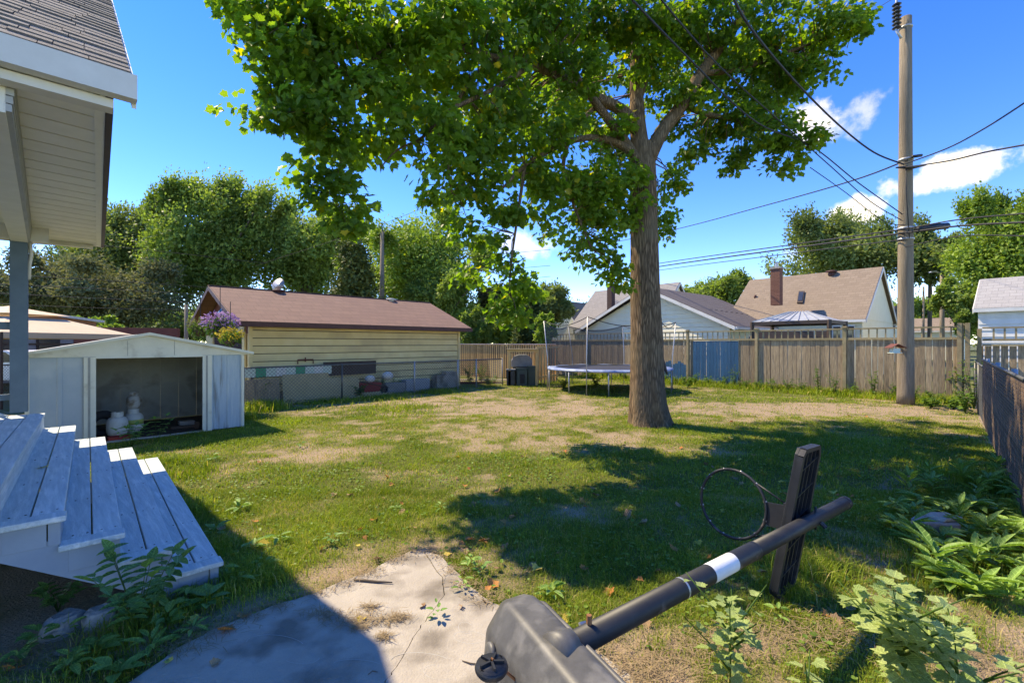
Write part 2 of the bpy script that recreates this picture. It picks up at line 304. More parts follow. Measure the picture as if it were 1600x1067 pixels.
M['twig'] = mat('dead_twig', (.09, .065, .045), (.15, .11, .08), 20, .9, .3)
M['straw'] = mat('dry_straw', (.34, .25, .14), (.22, .15, .08), 30, .9, .1)

def barkmat():
    m, t = newmat('ridged_bark'); L = t.links.new
    out = nn(t, 'ShaderNodeOutputMaterial'); b = nn(t, 'ShaderNodeBsdfPrincipled'); L(b.outputs[0], out.inputs[0])
    g = nn(t, 'ShaderNodeNewGeometry'); mp = nn(t, 'ShaderNodeMapping'); mp.inputs['Scale'].default_value = (1, 1, .10); L(g.outputs['Position'], mp.inputs[0])
    v = nn(t, 'ShaderNodeTexVoronoi', feature='DISTANCE_TO_EDGE'); v.inputs['Scale'].default_value = 30
    nd = nn(t, 'ShaderNodeTexNoise'); nd.inputs['Scale'].default_value = 6; nd.inputs['Detail'].default_value = 4; L(mp.outputs[0], nd.inputs['Vector'])
    ma = nn(t, 'ShaderNodeVectorMath', operation='MULTIPLY_ADD'); L(nd.outputs['Color'], ma.inputs[0]); ma.inputs[1].default_value = (.16, .16, .16); L(mp.outputs[0], ma.inputs[2]); L(ma.outputs[0], v.inputs['Vector'])
    r = nn(t, 'ShaderNodeValToRGB'); L(v.outputs['Distance'], r.inputs[0]); e = r.color_ramp.elements; e[0].position = .0; e[0].color = (.085, .055, .033, 1); e[1].position = .34; e[1].color = (.31, .205, .122, 1)
    n2 = nn(t, 'ShaderNodeTexNoise'); n2.inputs['Scale'].default_value = 1.7; n2.inputs['Detail'].default_value = 6; L(g.outputs['Position'], n2.inputs['Vector'])
    mx = nn(t, 'ShaderNodeMix', data_type='RGBA'); mr = nn(t, 'ShaderNodeMapRange'); mr.inputs['From Min'].default_value = .45; mr.inputs['From Max'].default_value = .75; mr.inputs['To Max'].default_value = .6; L(n2.outputs[0], mr.inputs['Value']); L(mr.outputs[0], mx.inputs[0]); L(r.outputs[0], mx.inputs[6]); mx.inputs[7].default_value = (.20, .16, .10, 1)
    L(mx.outputs[2], b.inputs['Base Color']); b.inputs['Roughness'].default_value = .95; b.inputs['Specular IOR Level'].default_value = .1
    bn = nn(t, 'ShaderNodeBump'); bn.inputs['Strength'].default_value = .9; bn.inputs['Distance'].default_value = .03
    cl = nn(t, 'ShaderNodeMath', operation='MINIMUM'); L(v.outputs['Distance'], cl.inputs[0]); cl.inputs[1].default_value = .3; L(cl.outputs[0], bn.inputs['Height']); L(bn.outputs[0], b.inputs['Normal'])
    return m
M['bark'] = barkmat()
M['barkfar'] = mat('grey_brown_bark', (.10, .08, .06), (.16, .13, .10), 6, .95, .4, stretch=(4, 4, .6))

# value noise in numpy, shared by the lawn colours and the blade density
_G = RS.rand(256, 256)
def vnoise(x, y, s):
    x = np.asarray(x) / s + 57.3; y = np.asarray(y) / s + 91.7
    xi = np.floor(x).astype(int); yi = np.floor(y).astype(int); fx = x - xi; fy = y - yi; fx = fx * fx * (3 - 2 * fx); fy = fy * fy * (3 - 2 * fy)
    g = lambda a, b: _G[a % 256, b % 256]
    return (g(xi, yi) * (1 - fx) + g(xi + 1, yi) * fx) * (1 - fy) + (g(xi, yi + 1) * (1 - fx) + g(xi + 1, yi + 1) * fx) * fy
def fbm(x, y, s): return vnoise(x, y, s) * .5 + vnoise(x + 31, y + 11, s / 2.1) * .28 + vnoise(x + 7, y + 53, s / 4.5) * .22
def inpoly(x, y, poly):
    c = np.zeros(len(x), bool); n = len(poly)
    for i in range(n):
        x1, y1 = poly[i][0], poly[i][1]; x2, y2 = poly[(i + 1) % n][0], poly[(i + 1) % n][1]
        if y1 == y2: continue
        k = ((y1 > y) != (y2 > y)) & (x < (x2 - x1) * (y - y1) / (y2 - y1) + x1); c ^= k
    return c

# patches of bare or dry ground: (px, py, radius along x, radius along depth, strength)
DRY = [(840, 640, 1.9, 2.6, 1.05), (780, 690, 1.6, .9, .75), (500, 708, 1.25, .55, .95), (700, 745, .7, .35, .55), (640, 668, 2.2, 1.0, .5), (1000, 688, 1.2, .9, .8), (1300, 640, 4.6, 1.1, .95), (1150, 655, 2.2, .9, .75),
       (1500, 655, 1.0, 1.2, .9), (430, 805, .3, .25, .7), (680, 845, .5, .3, .55), (790, 880, .5, .25, .7), (870, 905, .35, .2, .75), (1000, 815, .3, .15, .8), (900, 790, .7, .3, .45), (1230, 1000, .55, .3, .9), (1000, 1040, .5, .35, 1.1),
       (1130, 920, .4, .25, .45), (1500, 1040, .35, .25, .7), (520, 900, 1.0, .12, .75), (60, 950, 1.3, .9, 1.6), (1560, 690, .45, 1.3, 1.0), (1250, 760, 1.2, .3, .3), (120, 1020, .5, .3, 1.0), (970, 870, .25, .15, .6), (640, 625, 3, 1.0, .3), (1700, 1060, .9, .7, .8), (1420, 900, .5, .3, .4)]
def dryness(x, y):
    d = np.zeros(len(x))
    for (px, py, rx, ry, st) in DRY:
        g = P(px, py); q = ((x - g.x) / rx) ** 2 + ((y - g.y) / ry) ** 2; d = np.maximum(d, st * np.exp(-q * .9))
    n = fbm(x, y, 1.1); n2 = fbm(x + 40, y, .28)
    base = np.clip((y - 7) / 14, 0, .28)                     # drier further from the house
    return np.clip(d * .80 + (n - .5) * 1.5 + (n2 - .5) * 1.5 + base + .08 + .18*(d>.3)*0, 0, 1)

path_px = [(150, 1110), (215, 1062), (275, 1018), (330, 988), (380, 968), (425, 950), (490, 930), (530, 912), (575, 897), (610, 877), (640, 864), (668, 860), (690, 872), (712, 893), (728, 916), (760, 940), (830, 975), (930, 1020), (1000, 1070), (1060, 1130)]
PATH = [P(a, b) for a, b in path_px]
PATHFULL = [(p.x, p.y) for p in PATH] + [(.9, .4), (.9, -2.5), (-2.2, -2.5), (-2.2, .7)]

# ------------------------------------------------------------------ ground
def grid_mesh(name, x0, x1, y0, y1, step, m, zf, attr=None):
    nx = int((x1 - x0) / step) + 1; ny = int((y1 - y0) / step) + 1
    xs = np.linspace(x0, x1, nx); ys = np.linspace(y0, y1, ny); X, Y = np.meshgrid(xs, ys); X = X.ravel(); Y = Y.ravel()
    v = np.stack([X, Y, zf(X, Y)], 1).astype(np.float32)
    i = np.arange((nx - 1) * (ny - 1)); a = (i // (nx - 1)) * nx + i % (nx - 1); q = np.stack([a, a + 1, a + nx + 1, a + nx], 1)
    me = rawmesh(name, v, q, m)
    if attr is not None:
        at = me.attributes.new('dry', 'FLOAT', 'POINT'); at.data.foreach_set('value', attr(X, Y).astype(np.float32))
    me.polygons.foreach_set('use_smooth', [True] * len(me.polygons))
    return me
def rawmesh(name, v, faces, m):
    """faces: (n,k) index array, or a list of such arrays"""
    if not isinstance(faces, list): faces = [faces]
    me = bpy.data.meshes.new(name); me.vertices.add(len(v)); me.vertices.foreach_set('co', np.asarray(v, np.float32).ravel())
    loops = np.concatenate([f.ravel() for f in faces]); me.loops.add(len(loops)); me.loops.foreach_set('vertex_index', loops.astype(np.int32))
    tot = np.concatenate([np.full(len(f), f.shape[1]) for f in faces]); st = np.concatenate([[0], np.cumsum(tot)[:-1]])
    me.polygons.add(len(tot)); me.polygons.foreach_set('loop_start', st.astype(np.int32)); me.polygons.foreach_set('loop_total', tot.astype(np.int32))
    me.update(calc_edges=True); me.materials.append(m); return me

def lawnmat():
    m, t = newmat('lawn_soil_and_thatch'); L = t.links.new
    out = nn(t, 'ShaderNodeOutputMaterial'); b = nn(t, 'ShaderNodeBsdfPrincipled'); L(b.outputs[0], out.inputs[0]); b.inputs['Roughness'].default_value = .95; b.inputs['Specular IOR Level'].default_value = .1
    at = nn(t, 'ShaderNodeAttribute', attribute_name='dry'); g = nn(t, 'ShaderNodeNewGeometry')
    n1 = nn(t, 'ShaderNodeTexNoise'); n1.inputs['Scale'].default_value = 14; n1.inputs['Detail'].default_value = 8; n1.inputs['Roughness'].default_value = .75; L(g.outputs['Position'], n1.inputs['Vector'])
    ad = nn(t, 'ShaderNodeMath', operation='MULTIPLY_ADD'); L(n1.outputs[0], ad.inputs[0]); ad.inputs[1].default_value = 1.2; ad.inputs[2].default_value = -.6
    a2 = nn(t, 'ShaderNodeMath', operation='ADD'); L(at.outputs['Fac'], a2.inputs[0]); L(ad.outputs[0], a2.inputs[1]); a2.use_clamp = True
    r = nn(t, 'ShaderNodeValToRGB'); L(a2.outputs[0], r.inputs[0]); cr = r.color_ramp
    cr.elements[0].position = 0; cr.elements[0].color = (.115, .125, .028, 1); cr.elements[1].position = 1; cr.elements[1].color = (.37, .27, .185, 1)
    e = cr.elements.new(.35); e.color = (.13, .135, .045, 1); e = cr.elements.new(.62); e.color = (.25, .20, .11, 1)
    n2 = nn(t, 'ShaderNodeTexNoise'); n2.inputs['Scale'].default_value = 70; n2.inputs['Detail'].default_value = 5; L(g.outputs['Position'], n2.inputs['Vector'])
    mx = nn(t, 'ShaderNodeMix', data_type='RGBA', blend_type='OVERLAY'); mx.inputs[0].default_value = .7; L(r.outputs[0], mx.inputs[6]); L(n2.outputs[0], mx.inputs[7]); L(mx.outputs[2], b.inputs['Base Color'])
    bn = nn(t, 'ShaderNodeBump'); bn.inputs['Strength'].default_value = .9; bn.inputs['Distance'].default_value = .03; L(n2.outputs[0], bn.inputs['Height']); L(bn.outputs[0], b.inputs['Normal'])
    return m
M['lawn'] = lawnmat()
LX0, LX1, LY0, LY1 = -13, 15, -3, 27
def hz(x, y): return (fbm(x, y, 2.3) - .5) * .05 * np.clip((y - 3.5) / 3, 0, 1)
def dry_base(x, y): return dryness(x, y)
me = grid_mesh('lawn', LX0, LX1, LY0, LY1, .11, M['lawn'], lambda x, y: hz(x, y), dry_base)
o = bpy.data.objects.new('lawn', me); C.objects.link(o); tag(o, kind='structure')
farland = mat('far_ground', (.07, .10, .03), (.12, .12, .05), .3, .95, .1)
mb = MB()
for (a, b, c, d) in ((-600, LX0, -200, 800), (LX1, 600, -200, 800), (LX0, LX1, LY1, 800), (LX0, LX1, -200, LY0)):
    mb.add([(a, c, -.035), (b, c, -.035), (b, d, -.035), (a, d, -.035)], [(0, 1, 2, 3)])
mb.add([(LX0 - 1, LY0 - 1, -.06), (LX1 + 1, LY0 - 1, -.06), (LX1 + 1, LY1 + 1, -.06), (LX0 - 1, LY1 + 1, -.06)], [(0, 1, 2, 3)])
tag(mb.build('ground', farland), kind='structure')

# concrete path: two slabs parted by a crack
def rag(poly, amp, seed):
    r = random.Random(seed); out = []
    for i in range(len(poly)):
        p, q = Vector((*poly[i], 0)), Vector((*poly[(i + 1) % len(poly)], 0)); n = max(1, int((q - p).length / .07)) if (q - p).length < 1.2 else 1
        for k in range(n):
            s = p.lerp(q, k / n); out.append(Vector((s.x + r.uniform(-amp, amp), s.y + r.uniform(-amp, amp), 0)))
    return out
cr_px = [(664, 866), (690, 905), (694, 932), (676, 958), (655, 985), (640, 1010), (622, 1040), (600, 1075), (560, 1160)]
rr = random.Random(3); CR = []
for i in range(len(cr_px) - 1):
    p, q = P(*cr_px[i]), P(*cr_px[i + 1])
    for k in range(5): s = p.lerp(q, k / 5); CR.append(Vector((s.x + rr.uniform(-.008, .008), s.y + rr.uniform(-.008, .008), 0)))
CR.append(Vector((-.4, -2.5, 0)))
Lp = [Vector((*p, 0)) for p in [(q.x, q.y) for q in PATH[:12]]]; Rp = [Vector((q.x, q.y, 0)) for q in PATH[12:]]
path_root = thing('path', None, None, P(600, 980)); tag(path_root, kind='structure')
def slab(outer, side):
    pts = rag([(p.x, p.y) for p in outer], .010, 5)[:-1] if False else outer
    dense = []
    for i in range(len(pts) - 1):
        p, q = pts[i], pts[i + 1]; n = max(1, int((q - p).length / .06))
        for k in range(n): s = p.lerp(q, k / n); dense.append(Vector((s.x + rr.uniform(-.009, .009), s.y + rr.uniform(-.009, .009), 0)))
    dense.append(pts[-1])
    poly = dense + [c + Vector((side * .0025, 0, 0)) for c in (CR if side > 0 else CR)]
    return dense
left_poly = slab([Vector((-2.2, -2.5, 0)), Vector((-2.2, .7, 0))] + Lp, -1) + [c + Vector((-.003, 0, 0)) for c in CR]
right_poly = [c + Vector((.003, 0, 0)) for c in CR[::-1]] + slab([CR[0] + Vector((.02, 0.004, 0))] + Rp + [Vector((.9, .4, 0)), Vector((.9, -2.5, 0))], 1)
for k, pl in enumerate((left_poly, right_poly)):
    mbp = MB().prism([Vector((p.x, p.y, -.05)) for p in pl], (0, 0, .065 + .003 * k)); mbp.build('slab', M['concrete'], path_root)
# chalk scribbles on the slab
chalk = mat('chalk_marks', (.46, .44, .40), (.38, .36, .32), 30, .95, .1)
mb = MB()
for (cx, cy, rx, ry, a0, a1) in [(735, 1000, 26, 10, 0, 6.0), (728, 985, 12, 9, .5, 5.5), (700, 990, 30, 12, 2.8, 4.6), (660, 1040, 50, 16, 3.3, 5.6), (430, 1010, 45, 14, 3.2, 6.0), (470, 1030, 30, 12, .2, 2.4), (690, 1055, 28, 12, 1, 4.4), (745, 1035, 20, 14, 2.5, 5.5), (560, 1045, 40, 10, 3.4, 5.9)]:
    pts = [P(cx + rx * math.cos(a), cy + ry * math.sin(a * 1.05)) + Z * .0185 for a in np.linspace(a0, a1, 14)]
    for i in range(13):
        d = (pts[i + 1] - pts[i]); s = Vector((-d.y, d.x, 0)).normalized() * .0015; n = len(mb.v)
        mb.add([pts[i] - s, pts[i + 1] - s, pts[i + 1] + s, pts[i] + s], [(0, 1, 2, 3)])
mb.build('chalk_lines', chalk, path_root)

# ------------------------------------------------------------------ leaves and blades machinery
MAPLE = np.array([(0, 0), (.24, -.04), (.48, .02), (.42, .22), (.60, .50), (.42, .53), (.33, .56), (.27, .76), (.12, .74), (0, 1.0)], float)
def leaf_template(pts=MAPLE, fold=.22, droop=.18):
    r = [(x, y, -abs(x) * -fold - droop * y * y) for x, y in pts]; l = [(-x, y, z) for x, y, z in r[1:-1]]
    v = np.array(r + l); n = len(r); k = len(l)
    f1 = list(range(n)); f2 = [0] + [n - 1] + [n + i for i in range(k - 1, -1, -1)]
    return v, [np.array(f1), np.array(f2)]
OVAL = np.array([(0, 0), (.22, .22), (.27, .5), (.16, .8), (0, 1.0)], float)
RHOMB = np.array([(0, 0), (.3, .45), (0, 1.0)], float)
def scatter_leaves(name, pos, tip, nrm, size, tmpl, m, rnd=None, off=None):
    v0, faces = tmpl; n = len(pos); k = len(v0)
    tip = tip / np.maximum(np.linalg.norm(tip, axis=1, keepdims=True), 1e-6)
    sx = np.cross(tip, nrm); sx /= np.maximum(np.linalg.norm(sx, axis=1, keepdims=True), 1e-6); nz_ = np.cross(sx, tip)
    V = pos[:, None, :] + size[:, None, None] * (sx[:, None, :] * v0[None, :, 0:1] + tip[:, None, :] * v0[None, :, 1:2] + nz_[:, None, :] * v0[None, :, 2:3])
    if off is not None: V = V - np.array(off)[None, None, :]
    base = (np.arange(n) * k)[:, None]
    me = rawmesh(name, V.reshape(-1, 3), [base + f[None, :] for f in faces], m)
    if rnd is None: rnd = RS.rand(n)
    at = me.attributes.new('rnd', 'FLOAT', 'FACE'); at.data.foreach_set('value', np.tile(rnd, len(faces)).astype(np.float32))
    return me
def rvec(n): v = RS.normal(size=(n, 3)); return v / np.linalg.norm(v, axis=1, keepdims=True)

# ------------------------------------------------------------------ the big maple
M['leafbig'] = leafmat('maple_leaf', (.070, .145, .022), (.175, .285, .048), (.40, .36, .04), .965, .55, .42, .5)
M['leafpart'] = leafmat('maple_leaf_single', (.070, .145, .022), (.175, .285, .048), (.40, .36, .04), .965, .55, .42, .5, rndobj=True)
TB = P(1016, 663)
tree = thing('maple_tree', 'tall maple tree with thick ridged trunk and spreading crown in the middle of the lawn', 'tree', TB)
mb = MB()
TD = TB.y
def tp(px, py, d=TD): return DP(px, py, d)
prof = [(1017, 672, 46), (1017, 662, 36), (1015, 650, 33), (1013, 630, 30), (1012, 605, 28.5), (1011, 570, 27), (1010, 520, 25.5), (1008, 460, 24), (1007, 400, 23), (1006, 340, 22), (1005, 290, 21.5), (1004, 255, 21), (1001, 225, 19)]
# trunk with fluted, flared foot
nseg = 40; v = []; f = []
for i, (px, py, r) in enumerate(prof):
    c = tp(px, py); rm = r / F * TD * .93
    for k in range(nseg):
        a = 2 * math.pi * k / nseg; fl = 1 + (.10 * math.sin(a * 5 + 1) + .07 * math.sin(a * 9)) * max(0, (py - 560) / 110) + .012 * math.sin(a * 14 + i)
        v.append((c.x + math.cos(a) * rm * fl, c.y + math.sin(a) * rm * fl, c.z))
for i in range(len(prof) - 1):
    for k in range(nseg): k2 = (k + 1) % nseg; f.append((i * nseg + k2, i * nseg + k, (i + 1) * nseg + k, (i + 1) * nseg + k2))
mb.add(v, f); mb.build('trunk', M['bark'], tree, True)
LIMBS = [  # px, py, depth, radius px
    [(1001, 240, 9.45, 15), (996, 190, 9.4, 12), (994, 130, 9.5, 10), (992, 60, 9.6, 8), (985, -40, 9.6, 6), (990, -160, 9.8, 4), (980, -300, 10, 2)],
    [(1012, 250, 9.4, 13), (1035, 205, 9.4, 10.5), (1065, 165, 9.4, 10), (1095, 115, 9.5, 8.5), (1135, 62, 9.6, 6.5), (1180, -10, 9.8, 4.5), (1230, -90, 10, 2.5)],
    [(994, 200, 9.3, 11), (970, 172, 9.1, 9), (930, 152, 8.8, 8), (880, 122, 8.4, 7.5), (830, 102, 8.0, 6.5), (770, 90, 7.6, 5.5), (700, 70, 7.1, 5), (620, 55, 6.7, 4), (540, 45, 6.4, 3), (450, 40, 6.2, 1.8)],
    [(992, 250, 9.3, 9), (972, 215, 9.1, 8), (945, 180, 8.8, 7), (915, 140, 8.6, 6), (880, 90, 8.3, 5), (840, 20, 8.0, 4), (800, -80, 7.8, 3)],
    [(990, 240, 9.2, 7), (960, 222, 9.0, 6), (920, 215, 8.7, 5), (870, 230, 8.3, 4), (820, 260, 7.9, 3), (780, 300, 7.7, 1.5)],
    [(940, 160, 8.9, 4), (900, 200, 8.6, 3.5), (880, 260, 8.5, 3), (900, 330, 8.5, 2.2), (925, 390, 8.5, 1.3)],
    [(1000, 150, 9.6, 6), (1020, 90, 10.2, 5.5), (1060, 30, 11, 4.5), (1090, -60, 12, 3), (1110, -160, 13, 2)],
    [(1065, 165, 9.5, 5), (1110, 180, 9.8, 4), (1160, 190, 10, 3), (1220, 200, 10.1, 1.6)],
    [(1095, 115, 9.5, 5), (1150, 110, 9.7, 4), (1210, 90, 9.7, 3), (1290, 60, 9.6, 1.6)],
    [(830, 102, 8.0, 4.5), (770, 140, 7.4, 3.5), (700, 175, 6.9, 3), (660, 215, 6.7, 2.4), (620, 235, 6.6, 1.6), (595, 262, 6.5, .9)],
    [(770, 90, 7.6, 4), (720, 150, 7.2, 3), (700, 230, 7.0, 2.2), (705, 300, 7.0, 1.2)],
    [(620, 55, 6.7, 3), (570, 110, 6.4, 2.4), (540, 190, 6.3, 1.8), (530, 270, 6.2, 1.1), (520, 320, 6.2, .7)],
    [(820, 260, 7.9, 3), (810, 330, 7.9, 2.2), (800, 400, 7.9, 1.6), (795, 460, 7.9, .9)],
    [(992, 60, 9.6, 6), (930, 0, 9.2, 5), (860, -60, 8.7, 4), (780, -140, 8.2, 2.5)],
]
mb = MB(); NODES = []
for Lm in LIMBS:
    pts = [tp(a, b, d) for a, b, d, r in Lm]; rad = [r / F * d for a, b, d, r in Lm]
    # smooth by catmull-rom
    sp, sr = [], []
    for i in range(len(pts) - 1):
        p0, p1, p2, p3 = pts[max(i - 1, 0)], pts[i], pts[i + 1], pts[min(i + 2, len(pts) - 1)]
        for k in range(4):
            t = k / 4; sp.append(.5 * ((2 * p1) + (p2 - p0) * t + (2 * p0 - 5 * p1 + 4 * p2 - p3) * t * t + (3 * p1 - p0 - 3 * p2 + p3) * t ** 3)); sr.append(rad[i] * (1 - t) + rad[i + 1] * t)
    sp.append(pts[-1]); sr.append(rad[-1]); mb.tube(sp, sr, 10)
    NODES += [(p, r) for p, r in zip(sp, sr)]
limbs = mb.build('limb', M['bark'], tree, True)
BLOBS = [  # px, py, depth, radius m, vertical squash, density
    (385, 28, 6.2, .42, .8, 1), (430, 60, 6.2, .65, .8, 1), (480, 30, 6.2, .7, .9, 1), (470, 125, 6.1, .7, .7, 1), (432, 175, 6.0, .42, .5, .9), (500, 190, 6.1, .45, .7, 1), (540, 70, 6.3, .85, .9, 1),
    (560, 160, 6.3, .75, .9, 1), (505, 235, 6.2, .4, .9, 1), (525, 285, 6.2, .36, .9, 1), (500, 315, 6.2, .22, .6, 1), (550, 322, 6.2, .26, .8, .9), (540, 345, 6.1, .14, .8, .8), (620, 40, 6.6, .95, .9, 1), (620, 130, 6.6, .7, .8, 1), (600, 200, 6.5, .42, .6, .9),
    (670, 190, 6.7, .55, .7, 1), (690, 90, 6.9, .9, .9, 1), (690, 255, 6.9, .5, .9, 1), (690, 300, 6.9, .3, .8, 1), (735, 200, 7.1, .65, .9, 1), (740, 40, 7.3, 1.0, .8, 1), (745, 300, 7.4, .55, .9, 1), (735, 345, 7.5, .28, .8, 1), (780, 140, 7.4, .7, .6, 1),
    (790, 240, 7.7, .75, .9, 1), (800, 330, 7.8, .42, .9, .9), (765, 370, 7.8, .2, .8, .8), (815, 20, 7.8, 1.0, .8, 1), (850, 200, 8.3, .8, .8, 1), (845, 290, 8.2, .55, .9, 1), (860, 350, 8.4, .3, .9, .8), (790, 405, 8.0, .22, .9, .8), (800, 450, 8.0, .42, 1.0, 1.1), (805, 495, 8.0, .30, 1.0, 1),
    (870, 30, 8.3, 1.0, .8, 1), (900, 270, 8.6, .7, .8, 1), (915, 330, 8.6, .5, .9, 1), (945, 390, 8.7, .42, .9, 1), (905, 385, 8.6, .3, .9, 1), (960, 290, 9.0, .6, .9, 1), (965, 340, 9.0, .42, .9, 1), (930, 30, 8.8, .8, .6, 1), (970, 410, 8.8, .25, 1, .9),
    (1000, 30, 8.7, .8, .5, 1), (1050, 40, 9.0, .8, .8, 1), (1110, 20, 9.2, .9, .8, 1), (1180, 40, 9.4, 1.0, .9, 1), (1180, 120, 10.0, .9, .8, 1), (1240, 110, 9.9, .7, .8, 1), (1260, 40, 9.6, .9, .8, 1), (1310, 45, 9.5, .55, .8, 1), (1330, 20, 9.5, .4, .7, .9),
    (1290, 95, 9.7, .4, .7, .8), (1130, 190, 10.1, .7, .8, 1), (1190, 215, 10.0, .75, .7, 1), (1240, 225, 10.0, .5, .6, 1), (1265, 215, 10.0, .3, .6, .8), (1145, 250, 10.0, .35, .6, .9), (1215, 260, 10.0, .3, .5, .8), (1075, 235, 10.2, .45, .8, .9), (1050, 290, 10.0, .42, 1, 1), (1040, 330, 9.9, .25, 1, .9),
    (1060, 200, 10.6, .5, .8, .8), (1040, 360, 9.9, .18, 1, .7), (960, 240, 9.8, .5, .8, .9), (930, 200, 10.4, .7, .8, .8), (880, 150, 10.2, .7, .7, .7), (1030, 130, 11.2, .6, .8, .8), (940, 100, 11, .8, .8, .8), (800, 170, 9.5, 1.0, .7, .8), (700, 150, 8.4, 1.0, .7, .8), (1100, 100, 11.5, 1.0, .8, .9), (1200, 160, 11.5, .9, .7, .8), (1010, 60, 11.5, 1, .7, .8)]
BLOBS += [(950, 205, 8.9, .36, .7, 1), (975, 275, 9.15, .42, .9, 1), (930, 300, 8.8, .5, .9, 1), (985, 325, 9.2, .32, 1, 1), (955, 440, 8.8, .28, 1, 1), (975, 185, 9.0, .26, .8, .9), (1045, 150, 9.2, .3, .7, .9), (900, 120, 8.2, .5, .6, .8), (1000, 90, 9.0, .5, .7, .9), (1090, 150, 9.2, .35, .7, .8), (740, 430, 8.0, .22, .8, .8), (780, 470, 8.0, .3, .9, 1), (830, 440, 8.1, .3, .9, 1)]
pts_, tips_, nr_, sz_ = [], [], [], []
def spray(cx, r, sq, dens, per=38, size=.098, kn=32.0):
    n = max(3, int(kn * r * r * dens + 2)); d = rvec(n); rad = r * (RS.rand(n, 1) ** .45)
    cc = np.array(cx) + d * rad * np.array([1, 1, sq])
    for c, dd in zip(cc, d):
        k = int(per * (0.6 + RS.rand() * .8)); q = rvec(k) * (RS.rand(k, 1) ** .5) * np.array([.24, .24, .15]) * (1 + .4 * RS.rand()); p = c + q; p[:, 2] -= .35 * (q[:, 0] ** 2 + q[:, 1] ** 2) / .24
        out = dd * .5 + q * 2.2 / .24 * .3; tp_ = out + rvec(k) * .55 + np.array([0, 0, -.55]); nm = rvec(k) * .55 + np.array([-.25, .12, 1.0])
        pts_.append(p); tips_.append(tp_); nr_.append(nm); sz_.append(size * (.65 + .7 * RS.rand(k)))
    return cc
tw = MB()
for (px, py, d, r, sq, de) in BLOBS:
    c = DP(px, py, d); cc = spray(c, r, sq, de)
    for q in cc[::2]:
        qv = Vector(q); best = min(NODES, key=lambda n: (n[0] - qv).length_squared + (0 if n[1] > .02 else .3))
        mid = best[0].lerp(qv, .55) + Vector((0, 0, .12)); tw.tube([best[0], mid, qv], [min(best[1] * .5, .018), .010, .004], 4, False)
# the crown above and behind the view
for i in range(30):
    a = RS.rand() * 6.28; h = RS.rand(); ctr = Vector((1.9, 8.6, 0)); rmax = 4.9 * math.sin(math.pi * min(.96, .30 + .66 * h)); rr_ = rmax * math.sqrt(RS.rand()) 
    zc = 8.9 + h * 4.8; c = ctr + Vector((math.cos(a) * rr_ * 1.05, math.sin(a) * rr_ * .92, zc))
    py = HY - (c.z - HC) / c.y * F
    if py > -20 and c.y < 9.5: continue
    spray(c, .56, .6, .38, per=16, size=.14)
for i in range(14):
    a = RS.rand() * 3.14; c = Vector((2.9 + math.cos(a) * 2.8, 10.2 + math.sin(a) * 2.3, 7.4 + RS.rand() * 1.8)); spray(c, .8, .7, .3)
pts_ = np.concatenate(pts_); tips_ = np.concatenate(tips_); nr_ = np.concatenate(nr_); sz_ = np.concatenate(sz_)
tag(tw.build('twig', M['bark'], tree, True), kind='stuff')
ML = leaf_template()
# the 300 leaves that show largest become single parts
pyv = HY - (pts_[:, 2] - HC) / pts_[:, 1] * F; vis = np.where(pyv > 5, sz_ / pts_[:, 1], 0); order = np.argsort(-vis); big = order[:300]; rest = order[300:]
o_ = scatter_leaves('foliage', pts_[rest], tips_[rest], nr_[rest], sz_[rest], ML, M['leafbig'], off=TB)
crown = bpy.data.objects.new('crown', o_); C.objects.link(crown); crown.location = (0, 0, 0); crown.parent = tree; tag(crown, kind='stuff')
single = rawmesh('leaf', ML[0], [f[None, :] for f in ML[1]], M['leafpart'])
for i in big:
    t = Vector(tips_[i]).normalized(); s = t.cross(Vector(nr_[i])).normalized(); n_ = s.cross(t)
    lf = bpy.data.objects.new('leaf', single); C.objects.link(lf); lf.parent = tree
    lf.matrix_basis = Matrix.Translation(Vector(pts_[i]) - TB) @ Matrix(((s.x, t.x, n_.x, 0), (s.y, t.y, n_.y, 0), (s.z, t.z, n_.z, 0), (0, 0, 0, 1))) @ Matrix.Scale(sz_[i], 4)
print('maple leaves', len(pts_))

# ------------------------------------------------------------------ other trees
LEAFM = {
    'dark': leafmat('dark_foliage', (.085, .12, .04), (.26, .32, .11), None, 1, .4, .55, .35, (1.3, 1.4, .7)),
    'mid': leafmat('mid_green_foliage', (.095, .155, .035), (.28, .37, .09), None, 1, .42, .5, .3, (1.4, 1.5, .7)),
    'light': leafmat('light_green_foliage', (.10, .18, .03), (.32, .43, .08), None, 1, .35, .5, .4, (1.4, 1.5, .7)),
    'conifer': leafmat('conifer_foliage', (.05, .085, .02), (.15, .18, .045), None, 1, .15, .6, .8, (1.3, 1.4, .7)),
    'bronze': leafmat('bronze_green_foliage', (.06, .078, .028), (.25, .26, .12), None, 1, .3, .8, .5, (1.2, 1.2, .8)),
    'weed': leafmat('weed_foliage', (.05, .11, .02), (.14, .24, .05), None, 1, .35, .5, 1.5),
    'purple': leafmat('purple_petals', (.22, .09, .28), (.50, .34, .55), None, 1, .3, .6, 3, (1.2, 1.2, 1.2)),
    'flower': leafmat('yellow_orange_petals', (.38, .26, .03), (.6, .5, .08), None, 1, .3, .6, 6, (1.2, 1.2, .9)),
}
RT = leaf_template(RHOMB, .1, .1); OV = leaf_template(OVAL, .25, .25)
